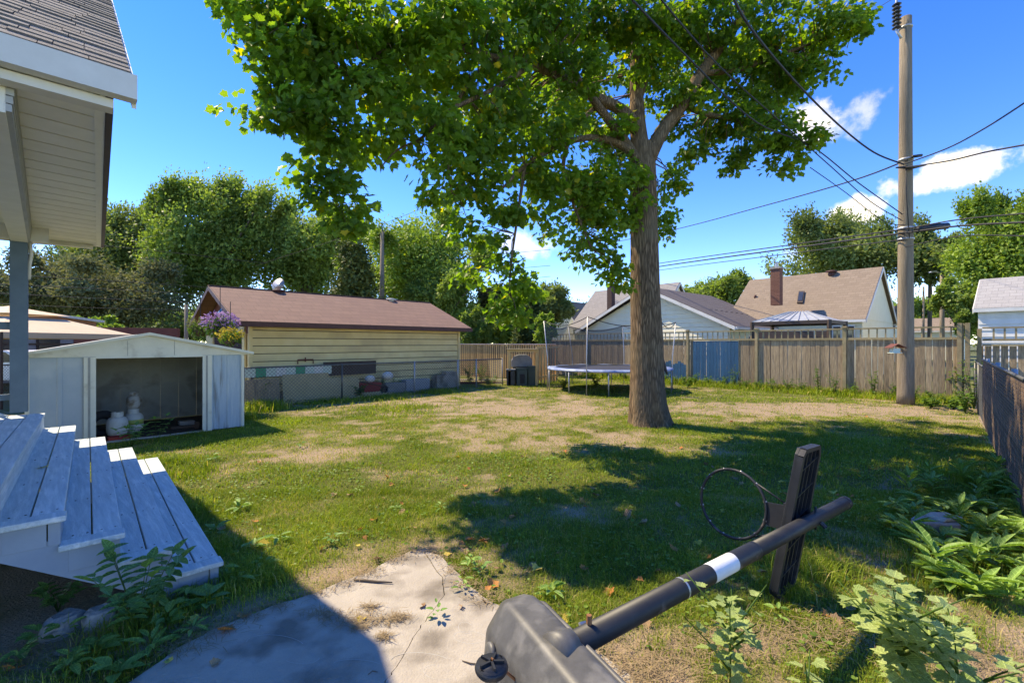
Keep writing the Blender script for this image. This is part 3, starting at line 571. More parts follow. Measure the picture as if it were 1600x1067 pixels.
def bgtree(label, px, ytop, ybot, hw, depth, style='mid', n=9000, lobes=14, wind=0.0, seed=1, ground=0, trunk=True, shape='round', cat='tree', name='tree', lsize=None, clump=.16, group=None, thin=1.0):
    R0 = np.random.RandomState(seed); hw *= 1.12; base = DP(px, HY + 1, depth); base.z = ground
    root = thing(name, label, cat, base, group)
    zt = DP(px, ytop, depth).z; zb = max(ground + .1, DP(px, ybot, depth).z); w = hw / F * depth; cz = (zt + zb) / 2; hh = (zt - zb) / 2
    cen = []
    for i in range(lobes):
        for _ in range(30):
            d = R0.uniform(-1, 1, 3)
            if (d ** 2).sum() < 1: break
        if shape == 'cone': t = (i + .5) / lobes; ww = (1 - t) * .75 + .05; a = i * 2.4; d = np.array([math.cos(a) * ww * .5, math.sin(a) * ww * .5, t * 2 - 1]); rl = .30 + .45 * (1 - t)
        else: rl = R0.uniform(.36, .55)
        d[:2] *= (1 - rl * .75); d[2] *= (1 - rl * .8) if shape != 'cone' else .93
        if shape == 'wisp' and i < 5: rl *= .75
        cen.append((d, rl))
    if shape == 'wisp':
        for i in range(14): a = R0.uniform(-1, 1); cen.append((np.array([a * .85, R0.uniform(-.4, .4), .60 + .48 * R0.rand() * (1 - .55 * abs(a))]), R0.uniform(.09, .16)))
    if shape == 'round':
        for i in range(10): a = R0.uniform(0, 6.28); e = R0.uniform(-.3, 1); cen.append((np.array([math.cos(a) * math.cos(e) * .93, math.sin(a) * math.cos(e) * .93, math.sin(e) * .93]), R0.uniform(.10, .2)))
    Pp, T, Nn, S = [], [], [], []
    n = int(n * 1.7); ls = lsize or max(.06, depth * .0056)
    for d, rl in cen:
        c = np.array([base.x + d[0] * w, base.y + d[1] * w * .9, cz + d[2] * hh]); rr2 = np.array([rl * w, rl * w * .9, rl * min(hh, w) * (.95 if shape != 'cone' else .8)])
        nc = max(6, int(n / lobes / 22)); dd = R0.normal(size=(nc, 3)); dd /= np.linalg.norm(dd, axis=1, keepdims=True)
        cl = c + dd * rr2 * (.45 + .6 * R0.rand(nc, 1))
        for q, e in zip(cl, dd):
            k = 22; s_ = clump * w * (.6 + .8 * R0.rand()); off = R0.normal(size=(k, 3)); off = off / np.linalg.norm(off, axis=1, keepdims=True) * R0.rand(k, 1) ** .4 * s_ * .8
            if shape == 'wisp': st = R0.uniform(-1, 1, size=(k, 1)) * s_ * 1.1; off = off * .55 + st * np.array([wind, .1, 1.0])
            Pp.append(q + off); T.append(off / s_ + R0.normal(size=(k, 3)) * .6 + e * .5 + np.array([wind * .7, 0, .3 if shape == 'wisp' else -.2])); Nn.append(e * .6 + R0.normal(size=(k, 3)) * .5 + np.array([0, 0, .7])); S.append(ls * (.6 + .9 * R0.rand(k)))
    for d, rl in cen:
        c = np.array([base.x + d[0] * w, base.y + d[1] * w * .9, cz + d[2] * hh]); rr2 = np.array([rl * w, rl * w * .9, rl * min(hh, w) * (.9 if shape != 'cone' else .7)]); k = max(30, int(n * .24 / lobes))
        q = R0.normal(size=(k, 3)); q /= np.linalg.norm(q, axis=1, keepdims=True); q *= R0.rand(k, 1) ** .4 * .84
        Pp.append(c + q * rr2); T.append(R0.normal(size=(k, 3))); Nn.append(q + R0.normal(size=(k, 3)) * .6 + np.array([0, 0, .4])); S.append(ls * 1.9 * (.7 + .6 * R0.rand(k)))
    Pp, T, Nn, S = map(np.concatenate, (Pp, T, Nn, S)); keep = Pp[:, 2] > ground + .03; Pp, T, Nn, S = Pp[keep], T[keep], Nn[keep], S[keep]
    me = scatter_leaves('foliage', Pp, T, Nn, S, RT, LEAFM[style], off=base); c = bpy.data.objects.new('crown', me); C.objects.link(c); c.parent = root; tag(c, kind='stuff')
    if trunk:
        mb = MB(); r0 = max(.05, w * .06); top = Vector((base.x, base.y, cz + hh * .5)); mb.tube([base, Vector((base.x + .03 * w, base.y, zb)), top], [r0 * 1.15, r0, r0 * .25], 8); mb.build('trunk', M['barkfar'], root, True)
        mb = MB()
        for d, rl in cen[::2]:
            c = Vector((base.x + d[0] * w, base.y + d[1] * w * .9, cz + d[2] * hh)); s0 = Vector((base.x, base.y, zb + (c.z - zb) * .3)); m_ = s0.lerp(c, .5) + Z * .08 * w; mb.tube([s0, m_, c + (c - s0) * .04], [r0 * .45, r0 * .3, r0 * .08], 5)
        mb.build('branch', M['barkfar'], root, True)
    return root
bgtree('dark dome-shaped tree with bronze leaf tips behind the metal shed', 150, 402, 520, 128, 34, 'bronze', 15000, 22, seed=3, clump=.13)
bgtree('tall wispy grey-green tree partly behind the cream porch eave', 190, 338, 500, 105, 46, 'dark', 12000, 16, .45, 4, shape='wisp')
bgtree('tallest windswept tree rising behind the brown garage roof peak', 335, 288, 500, 92, 42, 'mid', 17000, 20, .4, 5, shape='wisp')
bgtree('tall loose tree left of the far utility pole behind garage', 480, 330, 490, 92, 44, 'mid', 15000, 18, .15, 6, shape='wisp')
bgtree('big bright green tree right of the pole behind the garage roof', 655, 326, 500, 100, 34, 'light', 17000, 20, seed=7, clump=.15)
bgtree('yellow-green pointed conifer just behind the garage roof ridge', 553, 378, 500, 52, 27, 'conifer', 6500, 16, seed=8, shape='cone')
bgtree('dark spreading tree behind the garage roof end', 700, 405, 520, 55, 30, 'mid', 6000, 12, seed=9)
bgtree('brown-leaved rounded tree behind the tan picket fence', 795, 432, 530, 42, 34, 'bronze', 5000, 12, seed=10)
bgtree('dark green bushy tree left of the grey shingled house roof', 850, 440, 535, 48, 33, 'dark', 5500, 12, seed=11)
bgtree('dense upright cedar behind the tan picket fence', 818, 478, 560, 26, 25, 'conifer', 4500, 12, seed=12, shape='cone')
bgtree('small pale green shrub tree above the barbecue shelter', 853, 485, 560, 15, 23, 'light', 1300, 9, seed=13, lsize=.12)
bgtree('small bushy tree between the white gable and the brown roofed house', 1118, 424, 520, 56, 36, 'mid', 6000, 12, seed=14)
bgtree('broad airy tree behind the brown roofed house', 1330, 352, 470, 112, 40, 'dark', 9000, 16, -.3, 15, shape='wisp', clump=.14)
bgtree('small round crowned tree right of the utility pole', 1452, 372, 455, 38, 38, 'dark', 2600, 9, -.3, 16, shape='wisp')
bgtree('bright leaning tree above the grey roofed garage at right', 1575, 312, 500, 84, 30, 'light', 13000, 17, -.2, 17, shape='wisp')
bgtree('low leafy tree beside the grey roofed garage', 1500, 425, 540, 30, 28, 'mid', 3500, 10, seed=18)
bgtree('pale flowering shrub in front of the dark dome-shaped tree', 152, 492, 535, 28, 24, 'light', 1500, 8, seed=19, trunk=False, cat='shrub', name='shrub')
bgtree('low leafy hedge tree behind the tan picket fence beside the garage roof end', 748, 478, 560, 34, 27, 'mid', 3000, 10, seed=31, trunk=False)
bgtree('second low shrub behind the tan picket fence near the cedar', 785, 488, 560, 26, 29, 'light', 2200, 10, seed=32, trunk=False, cat='shrub', name='shrub')
bgtree('distant tree behind the blue-grey porch post', 15, 448, 520, 50, 60, 'mid', 3000, 9, seed=20)
bgtree('distant tree below the street lamp', 1440, 465, 530, 40, 60, 'mid', 3000, 9, seed=21)
for i, px in enumerate(range(-260, 1900, 105)):
    place = ['behind the cream porch', 'left of the shed roof', 'behind the shed', 'behind the garage', 'behind the tan fence', 'behind the white gable', 'behind the brown roof', 'behind the grey garage'][min(7, max(0, int((px + 100) / 230)))]
    bgtree('far tree on the skyline %s, %s one' % (place, ['first', 'second', 'third', 'fourth', 'fifth'][sum(1 for q in range(i) if min(7, max(0, int((-260 + 105 * q + 100) / 230))) == min(7, max(0, int((px + 100) / 230))))]), px + (i * 37) % 50, 484 - (i * 53) % 26, 548, 95, 85 + (i * 29) % 25, ['mid', 'dark'][i % 2], 2200, 9, seed=40 + i, group='trees far off on the skyline', lsize=.55)

# ------------------------------------------------------------------ porch, deck and steps
E0 = DP(206, 124, 2.64); VH = Vector((-.69, .72, 0)).normalized(); UH = Vector((VH.y, -VH.x, 0)); SL = .735; TR = 2.70
house = thing('house', 'house with a grey shingled gable roof and cream porch soffit at the left edge', 'house', P(-250, 700))
RL = 7.5
def roofpt(t, s): # t along the gable width, s back along the ridge from the gable edge
    z = E0.z + SL * (t if t < TR else 2 * TR - t); return Vector((E0.x, E0.y, 0)) + VH * t - UH * s + Z * z
nsl = (VH * SL * -1 + Z).normalized()
# deck under the shingles
mb = MB()
for (a, b, nv) in ((0, TR, (Z - VH * SL).normalized()), (2 * TR, TR, (Z + VH * SL).normalized())):
    mb.ob(roofpt(a, 0) - nv * .06, roofpt(b, 0) - roofpt(a, 0), -UH * RL, nv * .045)
mb.build('roof_deck', M['fasciacream'], house)
M['shingle'] = mat('grey_asphalt_shingle', (.135, .125, .12), (.22, .205, .195), 9, .95, .5, rnd=.16, fine=150)
nrow = int(TR * math.sqrt(1 + SL * SL) / .115)
for side in (0, 1):
    for k in range(nrow):
        t0 = TR * k / nrow; t1 = TR * (k + 1.35) / nrow
        if side: t0, t1 = 2 * TR - t0, 2 * TR - t1
        nv = (Z - VH * SL).normalized() if not side else (Z + VH * SL).normalized(); t1 = min(t1, TR) if not side else max(t1, TR)
        a = roofpt(t0, 0); sl = roofpt(t1, 0) - a
        if side == 1 or k % 1 == 0:
            mb = MB(); s = 0; r = random.Random(k + side * 99)
            while s < RL:
                w = r.uniform(.16, .34); h = r.uniform(.010, .016) if r.random() > .4 else .007
                vs = [a - UH * s - nv * .012, a - UH * min(RL, s + w - .004) - nv * .012]
                top = [a - UH * s + nv * h, a - UH * min(RL, s + w - .004) + nv * h]; bk = [a - UH * s + sl, a - UH * min(RL, s + w - .004) + sl]
                mb.add([vs[0], vs[1], top[1], top[0], bk[1], bk[0]], [(0, 1, 2, 3), (3, 2, 4, 5), (0, 3, 5), (1, 4, 2)]); s += w
            mb.build('shingle_course', M['shingle'], house)
zs = 3.10
# gutter / fascia along both eaves
for t, sgn in ((0, -1), (2 * TR, 1)):
    b0 = roofpt(t, -.02); b0.z = zs + .0
    mb = MB().ob(b0, -UH * RL, VH * sgn * .075, Z * .14); mb.build('gutter', M['fasciacream'], house)
    mb = MB().ob(b0 - VH * sgn * .10 - Z * .055 - UH * .10, -UH * (RL - .1), VH * sgn * .095, Z * .05); mb.build('fascia', M['fasciacream'], house)
# rake boards
for t0, t1 in ((0, TR), (2 * TR, TR)):
    a, b = roofpt(t0, .0), roofpt(t1, .0); MB().ob(a - Z * .17, b - a, UH * .02, Z * .14).build('rake_board', M['fasciacream'], house)
# gable wall (faces the yard)
g0, g1, g2 = roofpt(.15, .13), roofpt(TR, .13), roofpt(2 * TR - .15, .13)
MB().prism([Vector((g0.x, g0.y, zs + .004)), Vector((g2.x, g2.y, zs + .004)), Vector((g1.x, g1.y, g1.z - .17))], -UH * .03).build('gable_wall', M['vinyl'], house)
# soffit strip with boards across, right edge dark
A0 = P(165, 165, zs); A1 = P(158, 385, zs); B0 = P(24, 124, zs); B1 = P(52, 372, zs)
dv = (A1 - A0); nbv = int(dv.length / .25)
for k in range(0, nbv):
    p = A0 + dv * (k / nbv); w = dv * (1 / nbv) * .93
    q = B0 + (B1 - B0) * (k / nbv); 
    MB().prism([p, p + w, q + (B1 - B0) * (.93 / nbv), q], Z * .018).build('soffit_board', M['cream'], house)
MB().prism([A0 + Z * .019, A1 + Z * .019, B1 + Z * .019, B0 + Z * .019], Z * .01).build('soffit_backing', M['darktrim'], house)
side = dv.cross(Z).normalized()
if side.dot(UH) < 0: side = -side
MB().ob(A0 - Z * .02, dv, side * .035, Z * .10).build('soffit_edge', M['darktrim'], house)
MB().ob(A0 - Z * .012 - side * .05, dv, side * .048, Z * .012).build('soffit_channel', M['cream'], house)
# beam and inner ceiling
dB = (B1 - B0).normalized(); bs = -side
for k in range(4):
    MB().ob(B0 + dB * .0 - Z * (.05 + .043 * k) + bs * .004 * k, (B1 - B0), bs * .03, Z * .038).build('beam_board', M['beamgrey'], house)
MB().ob(B0 - Z * .19 + bs * .035, (B1 - B0), bs * .14, Z * .18).build('beam', M['cream'], house)
Cc0 = B0 + bs * .18 + Z * .0
nbc = 44
for k in range(nbc): MB().ob(Cc0 + dB * (k * .12), dB * .113, bs * 3.0, Z * .012).build('ceiling_board', M['cream'], house)
PT = P(30, 643, .875)
fb = Vector((PT.x, PT.y, 2.93))
MB().ob(fb + dB * .10 - UH * 4.2, UH * 4.45, -dB * .20, Z * .19).build('end_beam', M['fasciacream'], house)
Fa = B1 - dB * .02
MB().ob(Fa - Z * .03 - bs * .5, bs * 3.5, dB * .04, Z * .07).build('end_trim', M['fasciacream'], house)
MB().bar(PT + Z * .0, PT + Z * 2.055, .145, .145, UH).build('porch_post', M['postblue'], house)
MB().tube([PT + UH * .09 + Z * 2.05, PT + UH * .10 + Z * 1.9, PT + UH * .085 + Z * 1.78, PT + UH * .08 + Z * 1.6], .018, 8).build('downpipe', M['fasciacream'], house, True)
# far wall of the house (out of view to the left)
W0 = Vector((PT.x, PT.y, 0)) - UH * 3.3 - VH * 6.2
mbw = MB().ob(W0, VH * 6.4, -UH * 4.0, Z * 3.1)
mbw.build('wall', M['vinyl'], house)

deck = thing('porch_deck', 'blue-grey painted plank deck under the porch post with a railing', 'deck', Vector((PT.x, PT.y, 0)))
DF = P(76, 642, .875); nos = {}
near = {'D': P(346, 876, .175), 'C': P(274, 857, .35), 'B': P(196, 832, .525), 'A': P(102, 804, .70)}
far = {'D': P(240, 711, .175), 'C': P(206, 695, .35), 'B': P(166, 677, .525), 'A': P(124, 659, .70)}
SV = sum(((far[k] - near[k]) .normalized() for k in 'ABCD'), Vector((0, 0, 0))); SV.z = 0; SV.normalize(); SU = Vector((SV.y, -SV.x, 0))
lenS = 3.95
nD = near['D']; tread = .262
def N0(i):  # nosing near corner of level i (1 lowest .. 5 deck)
    p = nD - SU * tread * (i - 1); p.z = .175 * i; return p
# deck boards
D0 = N0(5)
for k in range(12):
    w = .138; r = random.Random(k); MB().ob(D0 - SU * (k * .145 + w) - Z * .032 - SV * .35, SV * (lenS + .36), SU * w, Z * .032).build('deck_board', M['deckblue'], deck, bevel=.004)
MB().ob(D0 - SU * .03 - Z * .175 + SV * .01, SV * (lenS - .02), SU * .022, Z * .140).build('fascia_board', M['deckblue'], deck, bevel=.003)
MB().ob(D0 - SU * 1.7 - Z * .20 + SV * (lenS - .04), SU * 1.66, SV * .03, Z * .165).build('rim_board', M['deckside'], deck)
for (pz, hh) in ((1.02, .07), (1.86, .09)):
    MB().ob(PT - UH * .07 + Z * (pz - .875) - VH * .02, -UH * 2.2, VH * .04, Z * hh).build('rail', M['postblue'], deck)
for k in range(14): MB().bar(PT - UH * (.22 + k * .145) + Z * .21, PT - UH * (.22 + k * .145) + Z * .99, .035, .035, UH).build('baluster', M['postblue'], deck)
for (a, b) in ((.2, .3), (3.6, .3), (.2, 1.5), (3.6, 1.5)):
    MB().bar(Vector((*(D0 + SV * a - SU * b).xy, 0)), Vector((*(D0 + SV * a - SU * b).xy, .84)), .1, .1).build('leg', M['deckside'], deck)

steps = thing('wooden_steps', 'wide flight of worn blue-grey wooden steps leading from the deck down to the lawn', 'steps', Vector((*nD.xy, 0)) + SV * 1.8)
for i in range(1, 5):
    p = N0(i); bw = (tread - .016) / 2 + .012
    for j in (0, 1):
        q = p - SU * (bw * (j + 1) + .008 * j); s0 = 0 if j == 0 else .1
        MB().ob(q - Z * .032 + SV * .105, SV * (lenS - .105), SU * bw, Z * (.032 - .0015 * j)).build('tread_board', M['deckblue'], steps, bevel=.005)
    MB().ob(p - SU * (tread + .022) - Z * .034 - SV * .012, SU * (tread + .034), SV * .114, Z * .0345).build('end_board', M['deckblue'], steps, bevel=.007)
    # side cheek under the end board and a small vertical block at the riser
    MB().ob(p - SU * (tread - .02) - Z * .172 + SV * .03, SU * (tread - .09), SV * .025, Z * .137).build('side_board', M['deckside'], steps, bevel=.002)
    MB().ob(p - SU * .064 - Z * .172 + SV * .026, SU * .052, SV * .03, Z * .137).build('side_block', M['deckside'], steps, bevel=.002)
    MB().ob(p - SU * .035 - Z * .172 + SV * .06, SU * .022, SV * (lenS - .08), Z * .139).build('riser', M['deckside'], steps)
    MB().ob(p - SU * (tread - .02) - Z * .172 + SV * (lenS - .04), SU * (tread - .04), SV * .025, Z * .137).build('side_board', M['deckside'], steps)
    mb = MB()
    for sj in (.16, 1.0, 1.92, 2.85, lenS - .06):
        for jj in (.03, .095, .16, .225): c_ = p - SU * jj + SV * (sj + .01 * math.sin(jj * 90 + i)); mb.lathe(c_ - Z * .003, [(.0055, 0), (.0055, .0042)], 7)
    tag(mb.build('nails', M['darktrim'], steps), kind='stuff')
for s in (.034, 1.9, lenS - .08):   # sloping stringers
    a = N0(1) - SU * .02 - Z * .174; b = a - SU * tread * 5.3 + Z * .175 * 5.3
    MB().prism([a + SV * s, b + SV * s, b + SV * s - Z * .19, a + SV * s - SU * .27 - Z * .0], SV * .035).build('stringer', M['deckside'], steps)

# ------------------------------------------------------------------ metal shed
SB = P(380, 667); SUv = U; SN = N
shed = thing('metal_shed', 'small faded blue metal garden shed with an open doorway and cream gable', 'shed', SB)
SWid = 3.0; SDep = 2.3; SH = 1.50
def S(u, n, z): return SB - SUv * (SWid - u) - SN * n + Z * z        # u from left 0..3.0, n back from the front
def seg_panel(u0, u1, name, m, nrib):
    # ribbed sheet
    mb = MB(); w = (u1 - u0) / nrib; poly = []
    for k in range(nrib):
        a = u0 + k * w; poly += [(a, 0), (a + w * .80, 0), (a + w * .84, -.014), (a + w * .96, -.014)]
    poly.append((u1, 0)); v = [S(a, b, 0.02) for a, b in poly] + [S(a, b, SH) for a, b in poly]; n = len(poly)
    mb.add(v, [(i, i + 1, n + i + 1, n + i) for i in range(n - 1)]); mb.build(name, m, shed)
dl, dr = .80, 2.30
seg_panel(0.02, dl, 'front_panel', M['shedblue'], 2); seg_panel(dr, SWid - .02, 'front_panel', M['shedstain'], 3)
for u in (0, SWid):   # side walls
    for k in range(6): MB().ob(S(u, .02 + k * SDep / 6, .02), -SN * (SDep / 6 - .012), SUv * (.012 if u else -.012), Z * (SH - .02)).build('side_panel', M['shedblue'], shed)
for k in range(9): 
    a = k * SWid / 9; MB().ob(S(a + .006, SDep, .02), SUv * (SWid / 9 - .02), SN * .008, Z * (SH - .02)).build('back_panel', M['shedin'], shed)
    MB().ob(S(a - .014, SDep - .012, .02), SUv * .03, SN * .012, Z * (SH - .02)).build('back_rib', M['shedin'], shed)
MB().ob(S(0, SDep - .03, .78), SUv * SWid, SN * .02, Z * .045).build('back_rail', M['shedtrim'] if False else M['shedin'], shed)
PK = .33
for u0, u1, zz0, zz1 in ((-.16, SWid / 2, -.035, PK), (SWid / 2, SWid + .16, PK, -.035)):
    p = S(u0, -.10, SH + .03 + zz0); e = S(u1, -.10, SH + .03 + zz1) - p
    for k in range(4):
        MB().ob(p - SN * (k * (SDep + .2) / 4), e, -SN * ((SDep + .2) / 4 - .01), Z * .014).build('roof_panel', M['shedroof'], shed)
    MB().ob(p + SN * .006 - Z * .022, e, SN * .02, Z * .05).build('roof_edge', M['shedtrim'], shed)
MB().prism([S(-.1, -.035, SH - .03), S(SWid + .1, -.035, SH - .03), S(SWid + .1, -.035, SH), S(SWid / 2, -.035, SH + PK + .012), S(-.1, -.035, SH)], -SN * .02).build('gable_front', M['shedtrim'], shed)
for u in (SWid * .4, SWid * .62): MB().ob(S(u, -.039, SH - .02), SUv * .006, SN * .004, Z * .26).build('gable_seam', M['shedroof'], shed)
MB().prism([S(0, SDep, SH), S(SWid, SDep, SH), S(SWid / 2, SDep, SH + PK)], SN * .015).build('gable_back', M['shedtrim'], shed)
for u, w in ((dl - .15, .15), (dr, .15), (SWid - .045, .05), (-.01, .05)): MB().ob(S(u, -.02, 0.0), SUv * w, SN * .03, Z * (SH - .035)).build('door_frame', M['shedtrim'], shed, bevel=.004)
for u in (dl - .10, dr + .05): MB().ob(S(u, -.052, 0.02), SUv * .03, SN * .004, Z * (SH - .06)).build('door_groove', M['shedroof'], shed)
MB().ob(S(dl, -.02, SH - .06), SUv * (dr - dl), SN * .03, Z * .03).build('door_header', M['shedtrim'], shed)
MB().ob(S(dl, -.03, .01), SUv * (dr - dl), SN * .06, Z * .03).build('door_sill', M['shedroof'], shed)
MB().ob(S(0.02, .04, -.02), SUv * (SWid - .04), -SN * (SDep - .06), Z * .04).build('floor', M['soil'], shed)
def propane(loc, label, s=1.0, band=None, stain=False):
    t = thing('propane_tank', label, 'propane tank', loc, 'propane tanks in the shed')
    R = .152 * s
    MB().lathe(loc + Z * .03, [(R * .55, 0), (R * .85, .02 * s), (R * .99, .07 * s), (R, .12 * s), (R, .22 * s), (R * .97, .26 * s), (R * .8, .31 * s), (R * .5, .335 * s), (R * .2, .345 * s)], 20).build('body', M['tank_white'], t, True)
    MB().lathe(loc, [(R * .62, 0), (R * .62, .05)], 16).build('foot_ring', M['tank_white'], t, True)
    mb = MB(); n = 14
    for k in range(n):
        a = 2 * math.pi * k / n; b = a + 2 * math.pi / n * 1
        if b > a: mb.bar(loc + Vector((math.cos(a), math.sin(a), 0)) * R * .55 + Z * (.40 * s), loc + Vector((math.cos(b), math.sin(b), 0)) * R * .55 + Z * (.40 * s), .006, .09 * s)
    mb.build('collar', M['tank_white'], t); MB().lathe(loc + Z * .365 * s, [(.02, 0), (.02, .03), (.03, .035), (.03, .05)], 8).build('valve', M['galv'], t)
    if band: MB().lathe(loc + Z * .03, [(R * 1.004, .125 * s), (R * 1.004, .215 * s)], 20).build('label_band', band, t, True)
    return t
pt1 = S(1.10, .34, .03); pt2 = S(1.36, .72, .03)
propane(pt1, 'white propane tank standing at the front of the shed doorway')
propane(pt2, 'propane tank with a yellow-green band behind the front one', 1.0, M['labelyellow'])
g3 = propane(pt2 + Z * .40 + SUv * .01, 'grubby propane tank stacked on top of the banded one', .78)
for c in g3.children: c.data.materials[0] = M['grubby']
crate = thing('red_crate', 'low red plastic tray in front of the white propane tank', 'tray', S(1.10, .05, 0))
for a, b, c, d in ((0, .34, 0, .012), (0, .34, .21, .012), (0, .012, 0, .22), (.33, .012, 0, .22)): MB().ob(S(.95 + a, -.02, .0) - SN * (c - .0) , SUv * b, -SN * d, Z * .085).build('side', M['red'], crate)
MB().ob(S(.95, -.02, .0), SUv * .34, -SN * .22, Z * .01).build('bottom', M['red'], crate)
ty = S(.92, .50, .26); mbt = MB(); ring = [ty + (SUv * math.cos(a) + Z * math.sin(a)) * .17 for a in np.linspace(0, 2 * math.pi, 25)]
mbt.tube(ring, .075, 10, False); tyre = mbt.build('spare_tyre', M['rubber'], None, True); tag(tyre, 'black tyre leaning against the shed wall beside the propane tanks', 'tyre')
for k, (u, n, w, d, h, m) in enumerate([(1.9, .5, .5, .1, .05, 'darkbrown'), (2.1, .9, .25, .2, .08, 'stone'), (2.25, .35, .06, .05, .13, 'darkbrown')]):
    ob_ = MB().ob(S(u, n, .03), SUv * w + SN * .08, -SN * d, Z * h).build(['scrap_board', 'rubble_block', 'wood_stub', 'scrap_board', 'scrap_board'][k], M[m], None, bevel=.008)
    tag(ob_, ['dark board lying in the middle of the shed floor', 'grey rubble block at the back of the shed floor', 'short wooden stub upright beside the right shed door jamb', 'pale board at the back of the shed floor', 'short pale board lying just inside the shed door'][k], 'debris')

# ------------------------------------------------------------------ tan garage
GB = Vector((-2.13, 17.9, 0)); GL = 7.44; GW = 5.0; GH = 2.27; GR = 3.45
garage = thing('garage', 'long yellow-tan sided garage with a red-brown shingled roof', 'garage', GB)
def Gp(u, n, z): return GB - U * (GL - u) - N * n + Z * z
MB().ob(Gp(.05, .015, .28), U * (GL - .1), -N * .012, Z * (GH - .30)).build('lap_shade_sheet', M['darktrim'], garage)  # dark sheet whose colour stands in for shadow lines between the siding boards
MB().ob(Gp(.02, .03, 0), U * (GL - .04), -N * (GW - .06), Z * (GH - .02)).build('wall_core', M['yellow'], garage)
MB().ob(Gp(0, 0, 0), U * GL, -N * .02, Z * .28).build('foundation', M['concrete'], garage)
nbd = 9; hb = (GH - .28) / nbd
for k in range(nbd):
    z0 = .28 + k * hb; mb = MB()
    mb.add([Gp(.06, -.045, z0 + .022), Gp(GL - .06, -.045, z0 + .022), Gp(GL - .06, -.02, z0 + hb), Gp(.06, -.02, z0 + hb), Gp(.06, .02, z0 + .022), Gp(GL - .06, .02, z0 + .022)], [(0, 1, 2, 3), (4, 5, 1, 0), (0, 3, 4), (1, 5, 2)])
    mb.build('siding_board', M['yellow'], garage)
for u in (-.03, GL - .05): MB().ob(Gp(u, -.06, .0), U * .09, -N * .08, Z * GH).build('corner_board', M['yellow'], garage)
M['shing_br'] = shinglemat('red_brown_shingles', (.175, .092, .066), (.235, .130, .09), (.20, .115, .085), math.radians(46))
ov = .35; zr = GR; e_in = GH + .02
for sgn in (0, 1):
    n0 = -ov if not sgn else GW + ov; n1 = GW / 2
    ze = e_in - .03; p = Gp(-.42, n0, ze); e = Gp(-.42, n1, zr) - p; nv = e.cross(U).normalized(); nv = nv if nv.z > 0 else -nv
    MB().ob(p, U * (GL + .8), e, nv * .035).build('roof', M['shing_br'], garage)
    MB().ob(p - Z * .11 + (N if not sgn else -N) * .003, U * (GL + .8), (N if not sgn else -N) * .07, Z * .12).build('gutter', M['brownfascia'], garage)
    for uu in (-.45, GL + .38): MB().ob(Gp(uu, n0, ze - .12), e, U * .03, Z * .14).build('rake_board', M['brownfascia'], garage)
MB().ob(Gp(-.42, -ov + .03, e_in - .14), U * (GL + .8), -N * (ov - .03), Z * .012).build('soffit', M['brownfascia'], garage)
MB().bar(Gp(-.44, GW / 2, zr + .04), Gp(GL + .4, GW / 2, zr + .04), .16, .02).build('ridge_cap', M['shing_br'], garage)
MB().prism([Gp(-.005, .02, GH - .3), Gp(-.005, GW - .02, GH - .3), Gp(-.005, GW - .02, GH), Gp(-.005, GW / 2, zr - .05), Gp(-.005, .02, GH)], U * .02).build('gable_wall', M['redwall'], garage)
MB().ob(Gp(-.02, .55, .0), U * .03, -N * 3.2, Z * 2.0).build('door_opening', M['glass'], garage)
for nn_ in (.30, 3.75): MB().ob(Gp(-.05, nn_, 0), U * .05, -N * .22, Z * 2.2).build('door_jamb', M['yellow'], garage)
MB().ob(Gp(-.05, .3, 2.02), U * .05, -N * 3.6, Z * .18).build('door_header', M['yellow'], garage)
# gable lamp
lp_ = Gp(-.02, 1.55, 2.62)
lamp = thing('gable_lamp', 'glass and metal lamp hanging under the garage gable peak', 'lamp', lp_)
MB().tube([lp_ + Z * .25, lp_ + Z * .25 - U * .25, lp_ + Z * .12 - U * .25], .02, 6).build('arm', M['galv'], lamp); MB().lathe(lp_ - U * .25 - Z * .05, [(.16, 0), (.13, .05), (.06, .14), (.03, .18)], 12).build('shade', M['galv'], lamp, True); MB().lathe(lp_ - U * .25 - Z * .13, [(.02, 0), (.06, .03), (.06, .08)], 10).build('globe', M['whitepaint'], lamp, True)
for u in (1.9, 6.0):
    vp = hit(435 if u < 3 else 611, 458 if u < 3 else 471, Gp(0, -ov, e_in), (Gp(0, GW / 2, zr) - Gp(0, -ov, e_in)).cross(U)); mb = MB(); mb.lathe(vp - Z * .02, [(.12, 0), (.12, .08)], 12); mb.lathe(vp + Z * .06, [(.20, 0), (.19, .04), (.1, .06)], 12); vt = mb.build('roof_vent', M['brownfascia'] if u < 3 else M['fasciacream'], garage, True)
dl_ = hit(436, 450, Gp(0, GW / 2 + .35, 0), N)
dish = thing('satellite_dish', 'grey satellite dish standing on the garage roof ridge', 'dish', Vector((dl_.x, dl_.y, GR - .2)))
mb = MB(); dc = DP(436, 446, dl_.y); fd = Vector((-.2, -1, .35)).normalized(); mb.lathe(dc, [(.05, -.04), (.14, -.02), (.21, .02), (.24, .05), (.23, .052), (.14, -.005), (.02, -.02)], 18, fd); mb.build('reflector', M['galv'], dish, True); MB().tube([Vector((dl_.x, dl_.y, GR - .2)), dc], .025, 6).build('mast', M['galv'], dish)
MB().tube([dc - Z * .2, dc + fd * .4 - Z * .1], .012, 5).build('feed_arm', M['galv'], dish)
